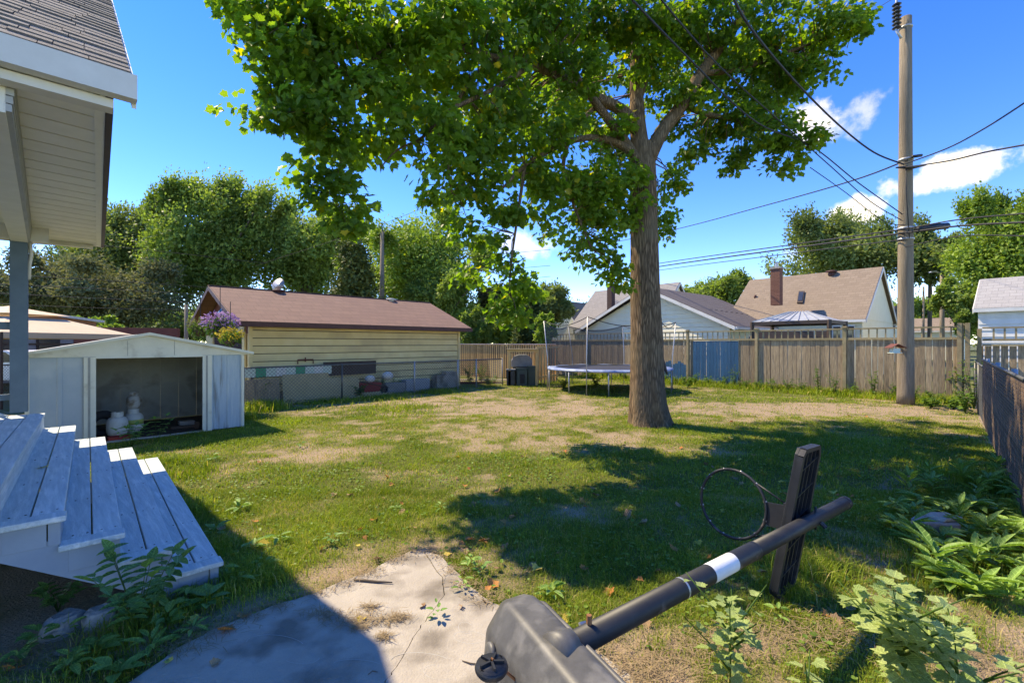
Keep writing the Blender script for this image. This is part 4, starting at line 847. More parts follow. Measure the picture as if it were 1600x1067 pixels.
def basket(label, px, py, d, r, style, n, top=.6):
    c = DP(px, py, d); t = thing('flower_basket', label, 'flower basket', c); k = n; q = rvec(k) * (RS.rand(k, 1) ** .4) * np.array([r, r, r * .6])
    me = scatter_leaves('blossom', np.array(c) + q, q + rvec(k) * .3, rvec(k), r * .16 * (.7 + RS.rand(k) * .6), OV, LEAFM[style], off=c); o = bpy.data.objects.new('blossom', me); C.objects.link(o); o.parent = t; tag(o, kind='stuff')
    q = rvec(k) * (RS.rand(k, 1) ** .5) * np.array([r * .8, r * .8, r * .6]) - np.array([0, 0, r * .3]); me = scatter_leaves('foliage', np.array(c) + q, q + rvec(k) * .3, rvec(k), r * .2 * (.7 + RS.rand(k) * .6), OV, LEAFM['weed'], off=c); o = bpy.data.objects.new('foliage', me); C.objects.link(o); o.parent = t; tag(o, kind='stuff')
    MB().lathe(c - Z * r * .9, [(r * .2, 0), (r * .45, r * .3), (r * .5, r * .5)], 12).build('pot', M['darkbrown'], t, True); MB().tube([c + Z * r * .2, c + Z * (r + .5)], .008, 4).build('hanger', M['wire'], t)
basket('hanging basket of purple petunias under the garage gable', 344, 503, 11.4, .42, 'purple', 600)
basket('hanging basket of yellow and orange flowers beside the garage corner', 360, 523, 10.9, .30, 'flower', 420)
basket('faded pink and green flower basket left of the purple one', 313, 508, 12.2, .34, 'bronze', 380)

# ------------------------------------------------------------------ chain link fence + clutter behind it
def chainlink(label, p0, p1, h, posts, step=.10, dense=True):
    p0, p1 = Vector(p0), Vector(p1); L = (p1 - p0).length; d = (p1 - p0).normalized(); t = thing('chain_link_fence', label, 'fence', p0)
    MB().tube([p0 + Z * h, p1 + Z * h], .020, 8).build('top_rail', M['darkwire'], t, True)
    for s in posts: MB().tube([p0 + d * s, p0 + d * s + Z * (h + .03)], .026, 8).build('post', M['galv' if s > 5 else 'darkwire'], t, True)
    mb = MB(); k = -h
    while k < L:
        for sg in (1, -1):
            a, b = (k, k + h) if sg > 0 else (k + h, k); za, zb = .03, h
            a2, b2 = a, b
            def cl(sv): return min(max(sv, 0), L)
            ca, cb = cl(a), cl(b)
            if abs(cb - ca) < .02: continue
            z1 = za + (zb - za) * (ca - a) / (b - a); z2 = za + (zb - za) * (cb - a) / (b - a)
            mb.tube([p0 + d * ca + Z * z1, p0 + d * cb + Z * z2], .0052, 3, False)
        k += step
    o = mb.build('wire_mesh', M['darkwire'], t); tag(o, kind='stuff'); return t
CL0 = Vector((-6.85, 11.52, 0)); CL1 = CL0 + U * 9.3
chainlink('rusty chain link fence running in front of the tan garage wall', CL0, CL1, 1.06, [0, 2.6, 5.13, 7.0, 7.9, 9.3])
chainlink('chain link fence beside the deck seen through the porch railing', P(-160, 640), P(70, 612), 1.0, [0, 2.6])
def prop(name, label, cat, mb, m, bev=.004, smooth=False): return tag(mb.build(name, M[m], None, smooth, bevel=bev), label, cat)
def CF(s, back, z): return CL0 + U * s - N * back + Z * z
sign = thing('painted_panel', 'white panel with green stripes leaning against the garage behind the fence', 'panel', CF(.6, .5, 0))
for k in range(9): MB().ob(CF(.15 + k * .26, .45, .78), U * .255, -N * .02, Z * .27).build('stripe', M['green' if k in (1, 5) else 'whitepaint' if k % 2 else 'mint'], sign)
for k in range(3): MB().ob(CF(.3 + k * .95, .47, 0), U * .06, -N * .03, Z * .8).build('leg', M['darkbrown'], sign)
prop('plywood_sheet', 'yellowish plywood sheet leaning behind the chain link fence', 'board', MB().prism([CF(1.05, .25, .05), CF(3.3, .25, .05), CF(3.3, .35, .62), CF(2.35, .35, .65), CF(2.35, .36, .82), CF(1.05, .36, .82)], -N * .02), 'plywood')
prop('grey_board', 'grey weathered board leaning left of the plywood sheet', 'board', MB().ob(CF(.12, .28, .02), U * .85, -N * .02 + Z * .0, Z * .7 - N * .1), 'greywood')
prop('brown_board', 'brown weathered board against the wall above the plywood', 'board', MB().ob(CF(2.35, .7, .70), U * 1.75, -N * .02, Z * .42), 'darkbrown')
barrow = thing('wheelbarrow', 'red wheelbarrow tipped behind the chain link fence', 'wheelbarrow', CF(3.6, .4, 0))
MB().prism([CF(3.35, .3, .16), CF(4.0, .3, .12), CF(4.1, .3, .42), CF(3.3, .3, .46)], -N * .4).build('tray', M['red'], barrow, bevel=.02); MB().tube([CF(3.3, .25, .5), CF(4.3, .25, .25)], .015, 6).build('handle', M['darkbrown'], barrow)
mbt = MB(); cw = CF(4.2, .4, .17); mbt.tube([cw + (U * math.cos(a) + Z * math.sin(a)) * .13 for a in np.linspace(0, 6.2832, 17)], .035, 8, False); mbt.build('wheel', M['rubber'], barrow, True)
def sack(label, s, b, z, r):
    mb = MB(); c = CF(s, b, z); n = 10
    for i in range(6):
        ph = -math.pi / 2 + math.pi * i / 5
        for k in range(n): a = 2 * math.pi * k / n; q = 1 + .18 * math.sin(3 * a + i); mb.v.append(tuple(c + (U * math.cos(a) * q + N * math.sin(a) * .7) * r * max(.05, math.cos(ph)) + Z * math.sin(ph) * r * .7))
    for i in range(5):
        for k in range(n): mb.f.append((i * n + k, i * n + (k + 1) % n, (i + 1) * n + (k + 1) % n, (i + 1) * n + k))
    prop('plastic_sack', label, 'sack', mb, 'whitepaint', 0, True)
sack('white plastic sack on the red wheelbarrow', 3.75, .45, .55, .17); sack('larger white sack right of the wheelbarrow', 4.35, .4, .62, .2)
for k, (s, w, h, m, lb) in enumerate([(4.35, .75, .35, 'stone', 'grey planter box against the garage below the white sack'), (5.15, 1.0, .42, 'metalgrey', 'pale grey planter box in the middle of the fence gap'), (6.5, .95, .5, 'concrete', 'light concrete block beside the garage foundation'), (6.95, .5, .62, 'concrete', 'taller concrete block near the garage corner')]):
    prop('planter_box' if k < 2 else 'concrete_block', lb, 'planter' if k < 2 else 'block', MB().ob(CF(s, .5 + .04 * k, 0), U * w, -N * .3, Z * h), m, .01)
for k, (s, l, z) in enumerate([(.9, 3.0, .02), (1.2, 2.8, .09), (2.2, 2.2, .03)]):
    prop('timber', ['long pale timber on the ground along the chain link fence', 'second timber stacked on the long pale one', 'short timber lying by the fence foot'][k], 'timber', MB().ob(CF(s, .08 + .07 * (k % 2), z), U * l - N * .05 * k, -N * .07, Z * .06), 'plywood')
t_ = thing('trolley', 'red-brown metal bracket hung on the garage wall above the fence', 'bracket', CF(1.9, .95, 1.1))
MB().tube([CF(1.7, .97, 1.08), CF(1.7, .97, 1.20), CF(2.15, .97, 1.2), CF(2.15, .97, 1.08)], .02, 6).build('frame', M['redwall'], t_); MB().tube([CF(1.92, .97, 1.14), CF(1.92, .97, 1.27)], .02, 6).build('hook', M['redwall'], t_)

# ------------------------------------------------------------------ wooden fences
def picket_mesh(name, w, h, t, m, dog=.0):
    return MB().ob((-w / 2, -t / 2, 0), (w, 0, 0), (0, t, 0), (0, 0, h)).mesh(name, m)
pk_grey = [picket_mesh('picket', .132, h, .018, M['greywood']) for h in (1.80, 1.79, 1.81)]
pk_blue = picket_mesh('picket', .132, 1.74, .018, M['bluewood']); pk_half = picket_mesh('picket', .132, .85, .006, M['bluewood'])
FA = Vector((12.7, 12.75, 0)); fence = thing('board_fence', 'tall weathered grey board fence with lattice top along the back of the yard', 'fence', FA)
ang = math.atan2(VF.y, VF.x); FL = 19.1
def Fp(s, n, z): return FA + VF * s + UF * n + Z * z
blue = [hit(1083, 560, FA, UF), hit(1156, 560, FA, UF)]; sb = sorted([(b - FA).dot(VF) for b in blue]); hb_ = sorted([(hit(x, 560, FA, UF) - FA).dot(VF) for x in (1028, 1073)])
s = .10; r = random.Random(5); k = 0
while s < FL:
    if sb[0] < s < sb[1]: inst('picket', pk_blue, fence, Fp(s, -.03, .02), (0, 0, ang))
    else:
        inst('picket', pk_grey[k % 3], fence, Fp(s, r.uniform(-.004, .004), .02 + r.uniform(-.01, .01)), (0, r.uniform(-.008, .008), ang))
        if hb_[0] < s < hb_[1]: inst('picket_paint', pk_half, fence, Fp(s, -.014, .02), (0, 0, ang), (1, 1, r.uniform(.85, 1.08)))
    s += .132 + (r.uniform(.003, .009) if r.random() < .7 else r.uniform(.012, .022)); k += 1
for j in range(8):
    s = 2.72 * j
    if s > FL + .3: break
    MB().ob(Fp(s - .05, -.075, 0), VF * .10, UF * .10, Z * 2.20).build('post', M['railwood'], fence, bevel=.004)
    MB().ob(Fp(s - .085, -.11, 2.20), VF * .17, UF * .17, Z * .025).build('post_cap', M['railwood'], fence); MB().ob(Fp(s - .055, -.08, 2.225), VF * .11, UF * .11, Z * .03).build('post_cap', M['railwood'], fence)
    s1 = min(2.72, FL - s)
    if s1 < .3: break
    MB().ob(Fp(s + .055, -.045, 2.14), VF * (s1 - .11), UF * .09, Z * .045).build('top_rail', M['railwood'], fence)
    MB().ob(Fp(s + .055, -.055, 1.80), VF * (s1 - .11), UF * .09, Z * .07).build('middle_rail', M['railwood'], fence)
    MB().ob(Fp(s + .055, .016, .25), VF * (s1 - .11), UF * .04, Z * .09).build('bottom_rail', M['greywood'], fence)
    nbl = int(s1 / .20)
    for q in range(1, nbl): MB().ob(Fp(s + q * s1 / nbl - .018, -.01, 1.87), VF * .036, UF * .02, Z * .27).build('lattice_slat', M['railwood'], fence)
for dx in (0, .16): MB().ob(Fp(-.02 - dx, -.14, 0), VF * .10, UF * .10, Z * 2.26).build('post', M['railwood'], fence, bevel=.004)
# neighbour's fence continuing to the right
fence2 = thing('lattice_fence', 'shaded dark board fence with open lattice top at the right edge', 'fence', Fp(-.3, .25, 0))
for k in range(44): inst('picket', pk_grey[k % 3], fence2, Fp(-.35 - k * .155, .25, -.05), (0, 0, ang), (1, 1, .93))
for j in range(4):
    s = -.3 - 2.3 * j; MB().ob(Fp(s, .10, 0), -VF * .09, UF * .09, Z * 2.1).build('post', M['railwood'], fence2)
    for z0, hh in ((2.10, .045), (1.76, .06), (1.62, .05)): MB().ob(Fp(s - .1, .16, z0), -VF * 2.18, UF * .06, Z * hh).build('rail', M['railwood'], fence2)
    for q in range(1, 11): MB().ob(Fp(s - .09 - q * .205, .18, 1.82), -VF * .04, UF * .03, Z * .28).build('lattice_slat', M['railwood'], fence2)

# tan picket fence behind garage end
T0 = Vector((1.95, 20.1, 0)); VT = Vector((-.80, .60, 0)).normalized(); fence3 = thing('picket_fence', 'sunlit tan picket fence between the garage and the grey board fence', 'fence', T0)
pk_t = picket_mesh('picket', .085, 1.62, .02, M['tanwood']); at_ = math.atan2(VT.y, VT.x)
for k in range(46): inst('picket', pk_t, fence3, T0 + VT * (k * .135) + Z * .02, (0, 0, at_))
MB().ob(T0 + Z * 1.62 - Vector((0, .05, 0)), VT * 6.2, Vector((0, .12, 0)), Z * .05).build('top_rail', M['pinkrail'], fence3); MB().ob(T0 + Z * .3 + Vector((0, .02, 0)), VT * 6.2, Vector((0, .04, 0)), Z * .09).build('bottom_rail', M['tanwood'], fence3)
MB().ob(T0 + Z * 0, VT * 6.2, Vector((.02, .06, 0)), Z * 1.55).build('backing_board', M['darkbrown'], fence3)
# short return of wide boards towards the barbecue shelter
T1 = P(838, 601); T2 = P(868, 597); d12 = Vector((T0.x + .1, T0.y, 0)) - T1; fence4 = thing('side_fence', 'short run of wide tan boards between the barbecue shelter and the trampoline', 'fence', T1)
pk_w = picket_mesh('picket', .15, 1.5, .02, M['tanwood']); n4 = 7
for k in range(n4): inst('picket', pk_w, fence4, T1 + d12 * ((k + .5) / n4) + Z * .02, (0, 0, math.atan2(d12.y, d12.x)), (1, 1, 1))
MB().bar(T1 + Z * 1.52, T1 + d12 + Z * 1.52, .05, .08).build('top_rail', M['tanwood'], fence4); MB().bar(T1 + Z * .3, T1 + d12 + Z * .3, .04, .08).build('bottom_rail', M['tanwood'], fence4)
# right side reed-screened fence
RF0 = P(1537, 664); fr = RF0 + U * 4.2; RDIR = -U; RLn = 9.0; NR = Vector((-U.y, U.x, 0))
fence5 = thing('screened_fence', 'chain link fence clad with dark brown horizontal slats at the right', 'fence', RF0)
for k in range(30):
    z0 = .05 + k * .0435; MB().ob(RF0 + Z * z0, RDIR * RLn, NR * .012, Z * .034).build('screen_slat', M['reed'], fence5)
for k in range(28): MB().ob(RF0 + RDIR * (.16 + k * .32) - NR * .03, RDIR * .12, NR * .02, Z * 1.30).build('backing_board', M['darkbrown'], fence5)
for s in (0, 2.6, 5.2, 7.8): MB().tube([RF0 + RDIR * s - NR * .06, RF0 + RDIR * s - NR * .06 + Z * 1.38], .028, 8).build('post', M['galv'], fence5, True)
MB().tube([RF0 + Z * 1.36 + NR * .02, RF0 + RDIR * RLn + Z * 1.36 + NR * .02], .02, 8).build('top_rail', M['darkwire'], fence5, True)
chainlink('chain link fence overgrown with weeds between the dark screen and the board fence', RF0 + U * .1, RF0 + U * 4.0, 1.2, [2.0, 3.9], .09)

# ------------------------------------------------------------------ utility poles and cables
PB = P(1415, 632); pole = thing('utility_pole', 'tall weathered wooden utility pole standing in front of the grey board fence', 'utility pole', PB)
dP = PB.y; ptop = DP(1414, 28, dP).z
mb = MB(); pr = [(0, .20), (.3, .192), (2, .182), (4, .17), (6, .158), (8, .146), (ptop - .01, .136), (ptop, .125)]
mb.tube([PB + Z * h for h, q in pr], [q for h, q in pr], 20); mb.build('pole_shaft', M['pole'], pole, True)
ins = DP(1401, 45, dP - .05); mb = MB()
for k in range(7): mb.lathe(DP(1401, 46 - k * 6, dP - .1), [(.06, 0), (.11, .03), (.06, .07)], 12)
mb.build('insulator', M['blackplastic'], pole, True); MB().tube([DP(1408, 60, dP - .2), DP(1400, 48, dP - .1), DP(1401, 0, dP - .1), DP(1401, -12, dP - .1)], .03, 8).build('insulator_pin', M['galv'], pole, True)
for py in (44, 250, 357, 374): 
    c = DP(1415, py, dP); MB().lathe(c - Z * .03, [(.150 + .0001 * py, 0), (.150 + .0001 * py, .05)], 20).build('strap', M['galv'], pole, True)
MB().tube([DP(1416, 258, dP - .22), DP(1416, 300, dP - .24), DP(1421, 372, dP - .26)], .012, 6).build('ground_wire', M['wire'], pole, True)
sl = thing('cable_splice', 'black cable splice case hung on the wires right of the utility pole', 'cable splice', DP(1455, 357, dP)); MB().tube([DP(1432, 358, dP - .3), DP(1434, 358, dP - .3), DP(1480, 353, dP - .3), DP(1484, 353, dP - .3)], [.03, .09, .09, .03], 10).build('case', M['blackplastic'], sl, True)
MB().tube([DP(1400, 262, dP - .25), DP(1425, 262, dP - .25), DP(1447, 258, dP - .25)], [.02, .05, .02], 8).build('clamp', M['blackplastic'], pole, True); MB().tube([DP(1425, 245, dP - .25), DP(1440, 243, dP - .25)], .04, 8).build('clamp', M['blackplastic'], pole, True)
def cable(label, pts, r=.012, sag=0.0, grp='overhead cables'):
    ps = [DP(*p) for p in pts]
    if len(ps) == 2:
        a, b = ps; ps = [a.lerp(b, t / 16) - Z * sag * 4 * (t / 16) * (1 - t / 16) for t in range(17)]
    else:
        out = []
        for i in range(len(ps) - 1):
            p0, p1, p2, p3 = ps[max(i - 1, 0)], ps[i], ps[i + 1], ps[min(i + 2, len(ps) - 1)]
            for k in range(6): t = k / 6; out.append(.5 * ((2 * p1) + (p2 - p0) * t + (2 * p0 - 5 * p1 + 4 * p2 - p3) * t * t + (3 * p1 - p0 - 3 * p2 + p3) * t ** 3))
        ps = out + [ps[-1]]
    mb = MB(); mb.tube(ps, r, 6); return tag(mb.build('cable', M['wire'], None, True), label, 'cable', grp)
cable('thick twisted cable dropping from the tree top to the middle of the utility pole', [(1130, -40, 5.5), (1170, 40, 7), (1240, 125, 9), (1310, 195, 11), (1365, 238, 12), (1412, 257, dP - .2)], .020)
cable('thin cable rising right from the pole past the cloud', [(1412, 257, dP - .2), (1480, 232, 10.5), (1540, 200, 9), (1610, 155, 7.5)], .016)
cable('cable running left from the pole behind the tree trunk at mid height', [(1418, 250, dP - .2), (1330, 283, 15), (1200, 320, 21), (1040, 362, 30), (900, 390, 44)], .022)
cable('cable from the pole out to the right over the grey garage', [(1412, 262, dP - .2), (1480, 252, 10.5), (1540, 238, 9.5), (1610, 225, 8.5)], .017)
cable('upper of the two service cables falling through the tree to the pole', [(960, -30, 4.6), (1060, 75, 6.2), (1180, 190, 8.3), (1270, 230, 10.0), (1340, 285, 11.5), (1410, 335, dP - .2)], .013)
cable('lower of the two service cables falling through the tree to the pole', [(1000, -40, 5), (1120, 100, 7), (1230, 200, 9), (1300, 262, 10.5), (1360, 315, 11.6), (1410, 345, dP - .2)], .011)
cable('thin cable curving down to the lower strap of the pole', [(1266, 262, 10.4), (1320, 300, 11.2), (1380, 345, 12.1), (1415, 352, dP - .2)], .010)
for k, (y0, y1, y2, rr_, yr) in enumerate([(358, 410, 428, .020, 336), (364, 415, 433, .028, 350), (374, 421, 438, .016, 372)]):
    cable(['upper', 'middle and thickest', 'lowest'][k] + ' of three communication cables running left from the pole over the fence', [(1414, y0, dP - .25), (1240, (y0 + y1) / 2 - 2, 17), (1040, y1, 25), (930, y2, 36)], rr_)
    cable(['upper', 'middle', 'lower'][k] + ' of three communication cables running right from the pole', [(1414, y0 + (0 if k < 2 else 12), dP - .25), (1500, (y0 + yr) / 2 - 4, 11), (1610, yr - 3, 9.5)], (.016, .022, .012)[k])
cable('thin wire leaving the pole top to the left', [(1401, -5, dP - .1), (1300, 55, 16), (1180, 120, 24)], .008); 
cable('thin wire leaving the pole top to the right', [(1401, -5, dP - .1), (1330, -20, 9), (1250, -60, 7)], .008)
for k, (ya, yb, yc) in enumerate([(375, 396, 412), (432, 446, 456), (447, 458, 466), (461, 474, 478), (478, 486, 486)]):
    cable(['highest thin wire crossing the left trees', 'second thin wire crossing the left trees', 'third thin wire crossing the dome-shaped tree', 'fourth thin wire crossing the dome-shaped tree', 'lowest thin wire above the shed'][k], [(-60, ya - 6, 17), (180, (ya + yb) / 2, 22), (420, yc, 30)], .012)
for k, (ya, yb) in enumerate([(408, 390), (430, 415), (452, 432), (466, 452)]):
    cable(['top', 'second', 'third', 'bottom'][k] + ' wire in front of the bright tree behind the garage', [(600, ya + 6, 30), (700, (ya + yb) / 2 + 6, 31), (860, yb, 33)], .014)
cable('thin wire climbing from the far pole to the upper right', [(400, 415, 36), (598, 350, 30), (700, 305, 27), (760, 270, 25)], .011)
def farpole(label, px, yt, d, r, name='utility_pole', cat='utility pole'):
    b = DP(px, HY + 1, d); b.z = 0; t = thing(name, label, cat, b); zt = DP(px, yt, d).z
    MB().tube([b, Vector((b.x, b.y, zt))], [r, r * .75], 10).build('pole_shaft', M['pole'], t, True); return t, Vector((b.x, b.y, zt))
t, q = farpole('distant wooden pole rising behind the garage roof', 597, 362, 29, .17); MB().tube([q, q + Z * .6], [.05, .03], 6).build('insulator', M['blackplastic'], t)
farpole('short dark pole left of the garage gable', 291, 476, 20, .09)
t, q = farpole('brown pole with a street lamp on a curved arm at right', 1472, 430, 32, .16, 'street_lamp', 'street lamp')
MB().tube([q - Z * .15, q + Vector((-.25, -.1, .15)), q + Vector((-.55, -.1, .2))], .035, 6).build('arm', M['galv'], t, True); MB().ob(q + Vector((-.95, -.2, .15)), (.42, 0, .04), (0, .2, 0), (0, 0, .09)).build('lamp_head', M['galv'], t, bevel=.02)
farpole('thin dead trunk pole left of the street lamp', 1443, 448, 34, .08, 'post', 'post')
# bird house on the pole
bh = DP(1396, 546, dP - .12); birdhouse = thing('bird_house', 'small red-roofed bird house hanging on the left of the utility pole', 'bird house', bh)
MB().box(bh.x - .10, bh.x + .14, bh.y - .12, bh.y + .08, bh.z - .10, bh.z - .085).build('floor', M['mint'], birdhouse)
MB().box(bh.x - .07, bh.x + .12, bh.y - .08, bh.y + .05, bh.z - .084, bh.z + .03).build('body', M['mint'], birdhouse)
for a, b in ((-.19, 0), (.23, 0)):
    MB().ob(Vector((bh.x + .02, bh.y - .14, bh.z + .14)), Vector((a, 0, -.10)), (0, .24, 0), (0, 0, .015)).build('roof', M['redwall'], birdhouse)
MB().tube([bh + Vector((.02, 0, .15)), bh + Vector((.0, 0, .3)), bh + Vector((.13, .05, .34))], .006, 5).build('hanger', M['galv'], birdhouse)

# ------------------------------------------------------------------ neighbouring houses
def gable_end(label, name, E, a, L, w_dir, W, ze, zr, roofm, wallm, ov=.4, z0=0, boards=0, facia='whitepaint', cat='house', pitch_extra=0):
    """E: near eave corner on ground, a: ridge direction (unit) with length L, w_dir: across"""
    E = Vector((E.x, E.y, 0)); root = thing(name, label, cat, E)
    MB().ob(E + a * .02 + w_dir * .02, a * (L - .04), w_dir * (W - .04), Z * ze).build('wall', M[wallm], root)
    for s, un in ((0, 0), (L, 1)):
        MB().prism([E + a * s + w_dir * .02 + Z * (ze + .003), E + a * s + w_dir * (W - .02) + Z * (ze + .003), E + a * s + w_dir * W / 2 + Z * (zr - .1)], a * (.03 if not un else -.03)).build('gable_wall', M[wallm], root)
    sl = (zr - ze) / (W / 2)
    for sg in (0, 1):
        p = E - a * ov + (w_dir * -ov if not sg else w_dir * (W + ov)) + Z * (ze - ov * sl + .08); e = E - a * ov + w_dir * W / 2 + Z * (zr + .08) - p
        nv = e.cross(a).normalized(); nv = nv if nv.z > 0 else -nv
        MB().ob(p, a * (L + 2 * ov), e, nv * .06).build('roof', roofm, root)
        MB().ob(p - Z * .10, a * (L + 2 * ov), w_dir * (.09 if sg else -.09), Z * .13).build('gutter', M[facia], root)
        for q in (-.03, L + 2 * ov): MB().ob(p + a * q - Z * .14, e, a * .03, Z * .17).build('rake_board', M[facia], root)
    return root
M['shing_grey'] = shinglemat('grey_shingles', (.20, .19, .185), (.26, .245, .24), (.23, .22, .215), math.radians(130))
M['shing_tan'] = shinglemat('tan_brown_shingles', (.19, .142, .10), (.26, .20, .145), (.22, .165, .12), math.radians(130))
M['shing_dark'] = shinglemat('dark_brown_metal_tiles', (.085, .068, .065), (.12, .098, .092), (.10, .085, .08), math.radians(44), .22, .16, bump=1)
M['shing_light'] = shinglemat('pale_grey_shingles', (.27, .26, .25), (.34, .33, .32), (.30, .29, .28), math.radians(130))
# white gable facing the yard: ridge recedes along UF
WE = DP(1141, 507, 21.6); 
white = gable_end('white sided house with a dark tiled gable roof behind the board fence', 'gable_house', WE, UF, 7.0, VF, 9.0, 2.55, 4.68, M['shing_dark'], 'vinyl')
nsd = 15
for k in range(nsd):    # lapped siding on the gable
    z0 = 1.1 + k * .235; 
    if z0 > 4.4: break
    inset = 0 if z0 + .235 < 2.55 else (z0 + .235 - 2.55) / (4.68 - 2.55) * 4.5
    a0 = Vector((WE.x, WE.y, 0)) + VF * (inset + .02); Lb = 9.0 - 2 * inset - .04
    if Lb < .3: break
    mb = MB(); mb.add([a0 - UF * .03 + Z * z0, a0 - UF * .03 + VF * Lb + Z * z0, a0 + VF * Lb - UF * .006 + Z * (z0 + .215), a0 - UF * .006 + Z * (z0 + .215), a0 + Z * z0, a0 + VF * Lb + Z * z0], [(0, 1, 2, 3), (4, 5, 1, 0), (0, 3, 4), (1, 5, 2)]); mb.build('siding_board', M['vinyl'], white)
MB().ob(Vector((WE.x, WE.y, 0)) + UF * .1 - VF * .012, UF * 6.8, VF * .01, Z * 2.5).build('side_siding', M['mint'], white)
wn = Vector((WE.x, WE.y, 0)) + UF * 2.0 - VF * .03 + Z * 1.0; f_ = MB().ob(wn, UF * .9, VF * .012, Z * 1.1).build('window', M['whitepaint'], white); MB().ob(wn + UF * .08 - VF * .012 + Z * .08, UF * .74, VF * .01, Z * .94).build('pane', M['glass'], f_)
# roof snow guards
for k in range(10):
    q = hit(1110 + k * 8, 485 + k * 1.1, Vector((WE.x, WE.y, 2.65)), (VF * (4.5) + Z * 2.13).cross(UF)); MB().ob(q, UF * .25, VF * .08, Z * .07).build('snow_guard', M['darktrim'], white)
# grey shingled house behind
R1 = DP(933, 457, 38); e1 = Vector((R1.x, R1.y, 0)) - U * 3.43 
greyh = gable_end('grey shingled house with a slim dark brick chimney', 'shingled_house', e1, -VF, 7.3, U, 6.9, 2.95, 5.95, M['shing_grey'], 'vinyl', ov=.2)
def chimney(root, px, yt, yb, d, w, m):
    a = DP(px, yb, d); b = DP(px, yt, d); mb = MB().ob(a - VF * w / 2 - Z * .5, VF * w, UF * w, Z * (b.z - a.z + .5)); c = mb.build('chimney', M[m], root); MB().ob(b - VF * (w / 2 + .04) - UF * .04, VF * (w + .08), UF * (w + .08), Z * .09).build('chimney_cap', M['concrete' if m == 'brick' else 'darktrim'], c); MB().lathe(b + VF * .0 + UF * w / 2 + Z * .09, [(.09, 0), (.09, .25), (.12, .26)], 8).build('flue', M['galv'], c)
chimney(greyh, 952, 446, 474, 33.5, .42, 'brickdark')
# brown roofed house
BE = Vector((12.74, 26.6, 0)); brown = gable_end('house with a large tan-brown shingled roof and brick chimney', 'brown_roofed_house', BE - VF * 6.4, VF, 6.4, UF, 7.0, 2.85, 5.62, M['shing_tan'], 'vinylyel', ov=.15)
chimney(brown, 1211, 420, 462, 24.2, .45, 'brick')
pl0 = BE + Z * 2.95; pn = ((UF * 3.5 + Z * 2.77).cross(VF)).normalized(); pn = pn if pn.z > 0 else -pn
q = [hit(a, b, pl0 + pn * .16, pn) for a, b in ((1245, 472), (1254, 472), (1257, 454), (1248, 454))]
sk = MB().prism([v - pn * .12 for v in q], pn * .1).build('skylight', M['darktrim'], brown); c_ = sum(q, Vector()) / 4; MB().prism([c_ + (v - c_) * .75 - pn * .015 for v in q], pn * .02).build('pane', M['glass'], sk)
for (a, b) in ((1299, 428), (1180, 463)):
    q = hit(a, b, pl0 + pn * .1, pn); mb = MB(); mb.lathe(q - Z * .12, [(.07 if a < 1200 else .14, 0), (.07 if a < 1200 else .14, .2)], 10)
    if a > 1200: mb.lathe(q + Z * .1, [(.28, 0), (.26, .06), (.1, .1)], 12)
    mb.build('roof_vent', M['brownfascia'], brown, True)
for (px, w) in ((1308, 14), (1330, 12)):
    a = hit(px - w / 2, 520, BE - UF * .03, UF); b = hit(px + w / 2, 520, BE - UF * .03, UF); f_ = MB().ob(Vector((a.x, a.y, 1.75)) - UF * .04, b - a, UF * .04, Z * .85).build('window', M['whitepaint'], brown); MB().ob(Vector((a.x, a.y, 1.82)) - UF * .055 + (b - a) * .1, (b - a) * .8, UF * .01, Z * .7).build('pane', M['glass'], f_)
# gazebo
gz = DP(1247, 502, 19.8); gaz = thing('gazebo', 'gazebo with a grey metal hip roof in front of the brown roofed house', 'gazebo', Vector((gz.x, gz.y, 0)))
gc = Vector((gz.x, gz.y, 0)); hwz = 1.45; zt = DP(1247, 487, 19.8).z; zb_ = gz.z - .02
cor = [gc + VF * a * hwz + UF * b * hwz * .8 + Z * zb_ for a, b in ((-1, -1), (1, -1), (1, 1), (-1, 1))]; top = [gc + VF * a * .35 + Z * zt for a in (-1, 1)]
mb = MB().add(cor + top, [(0, 1, 5, 4), (1, 2, 5), (2, 3, 4, 5), (3, 0, 4), (3, 2, 1, 0)]); mb.build('roof', M['metalgrey'], gaz)
for k in range(9): 
    t = k / 8; a = cor[0].lerp(cor[1], t); b = top[0].lerp(top[1], t); MB().bar(a + Z * .015, b + Z * .015, .03, .03).build('roof_rib', M['galv'], gaz)
for c in cor: MB().bar(Vector((c.x, c.y, 0)), Vector((c.x, c.y, zb_)), .12, .12).build('post', M['darktrim'], gaz)
for i in range(4): MB().bar(cor[i] - Z * .08, cor[(i + 1) % 4] - Z * .08, .06, .14).build('beam', M['darktrim'], gaz)
for k in range(6): a = cor[1].lerp(cor[0], k / 6); MB().ob(Vector((a.x, a.y, .2)), (cor[0] - cor[1]) * .15, UF * .02, Z * 2.0).build('screen_panel', M['darktrim'], gaz)
# small far roof and low far roof
gable_end('small brown roof between the tan-brown house and the utility pole', 'cottage', DP(1394, 512, 40) , VF, 6, UF, 5, 3.0, 5.0, M['shing_tan'], 'vinylyel', ov=.2)
gable_end('distant low tan roof right of the utility pole', 'far_house', DP(1500, 512, 44), VF, 8, UF, 6, 2.9, 4.2, M['shing_tan'], 'vinyl', ov=.2)
gable_end('distant brown peaked house beyond the tan picket fence', 'far_house', DP(858, 508, 44), U, 6, N, 3.4, 3.3, 5.6, M['shing_tan'], 'vinyl', ov=.2)
gable_end('small dark gabled shed just above the tan picket fence', 'garden_shed', DP(812, 531, 30), Vector((0, 1, 0)), 3, Vector((1, 0, 0)), 1.5, 1.95, 2.5, M['shing_grey'], 'metalgrey', ov=.12)
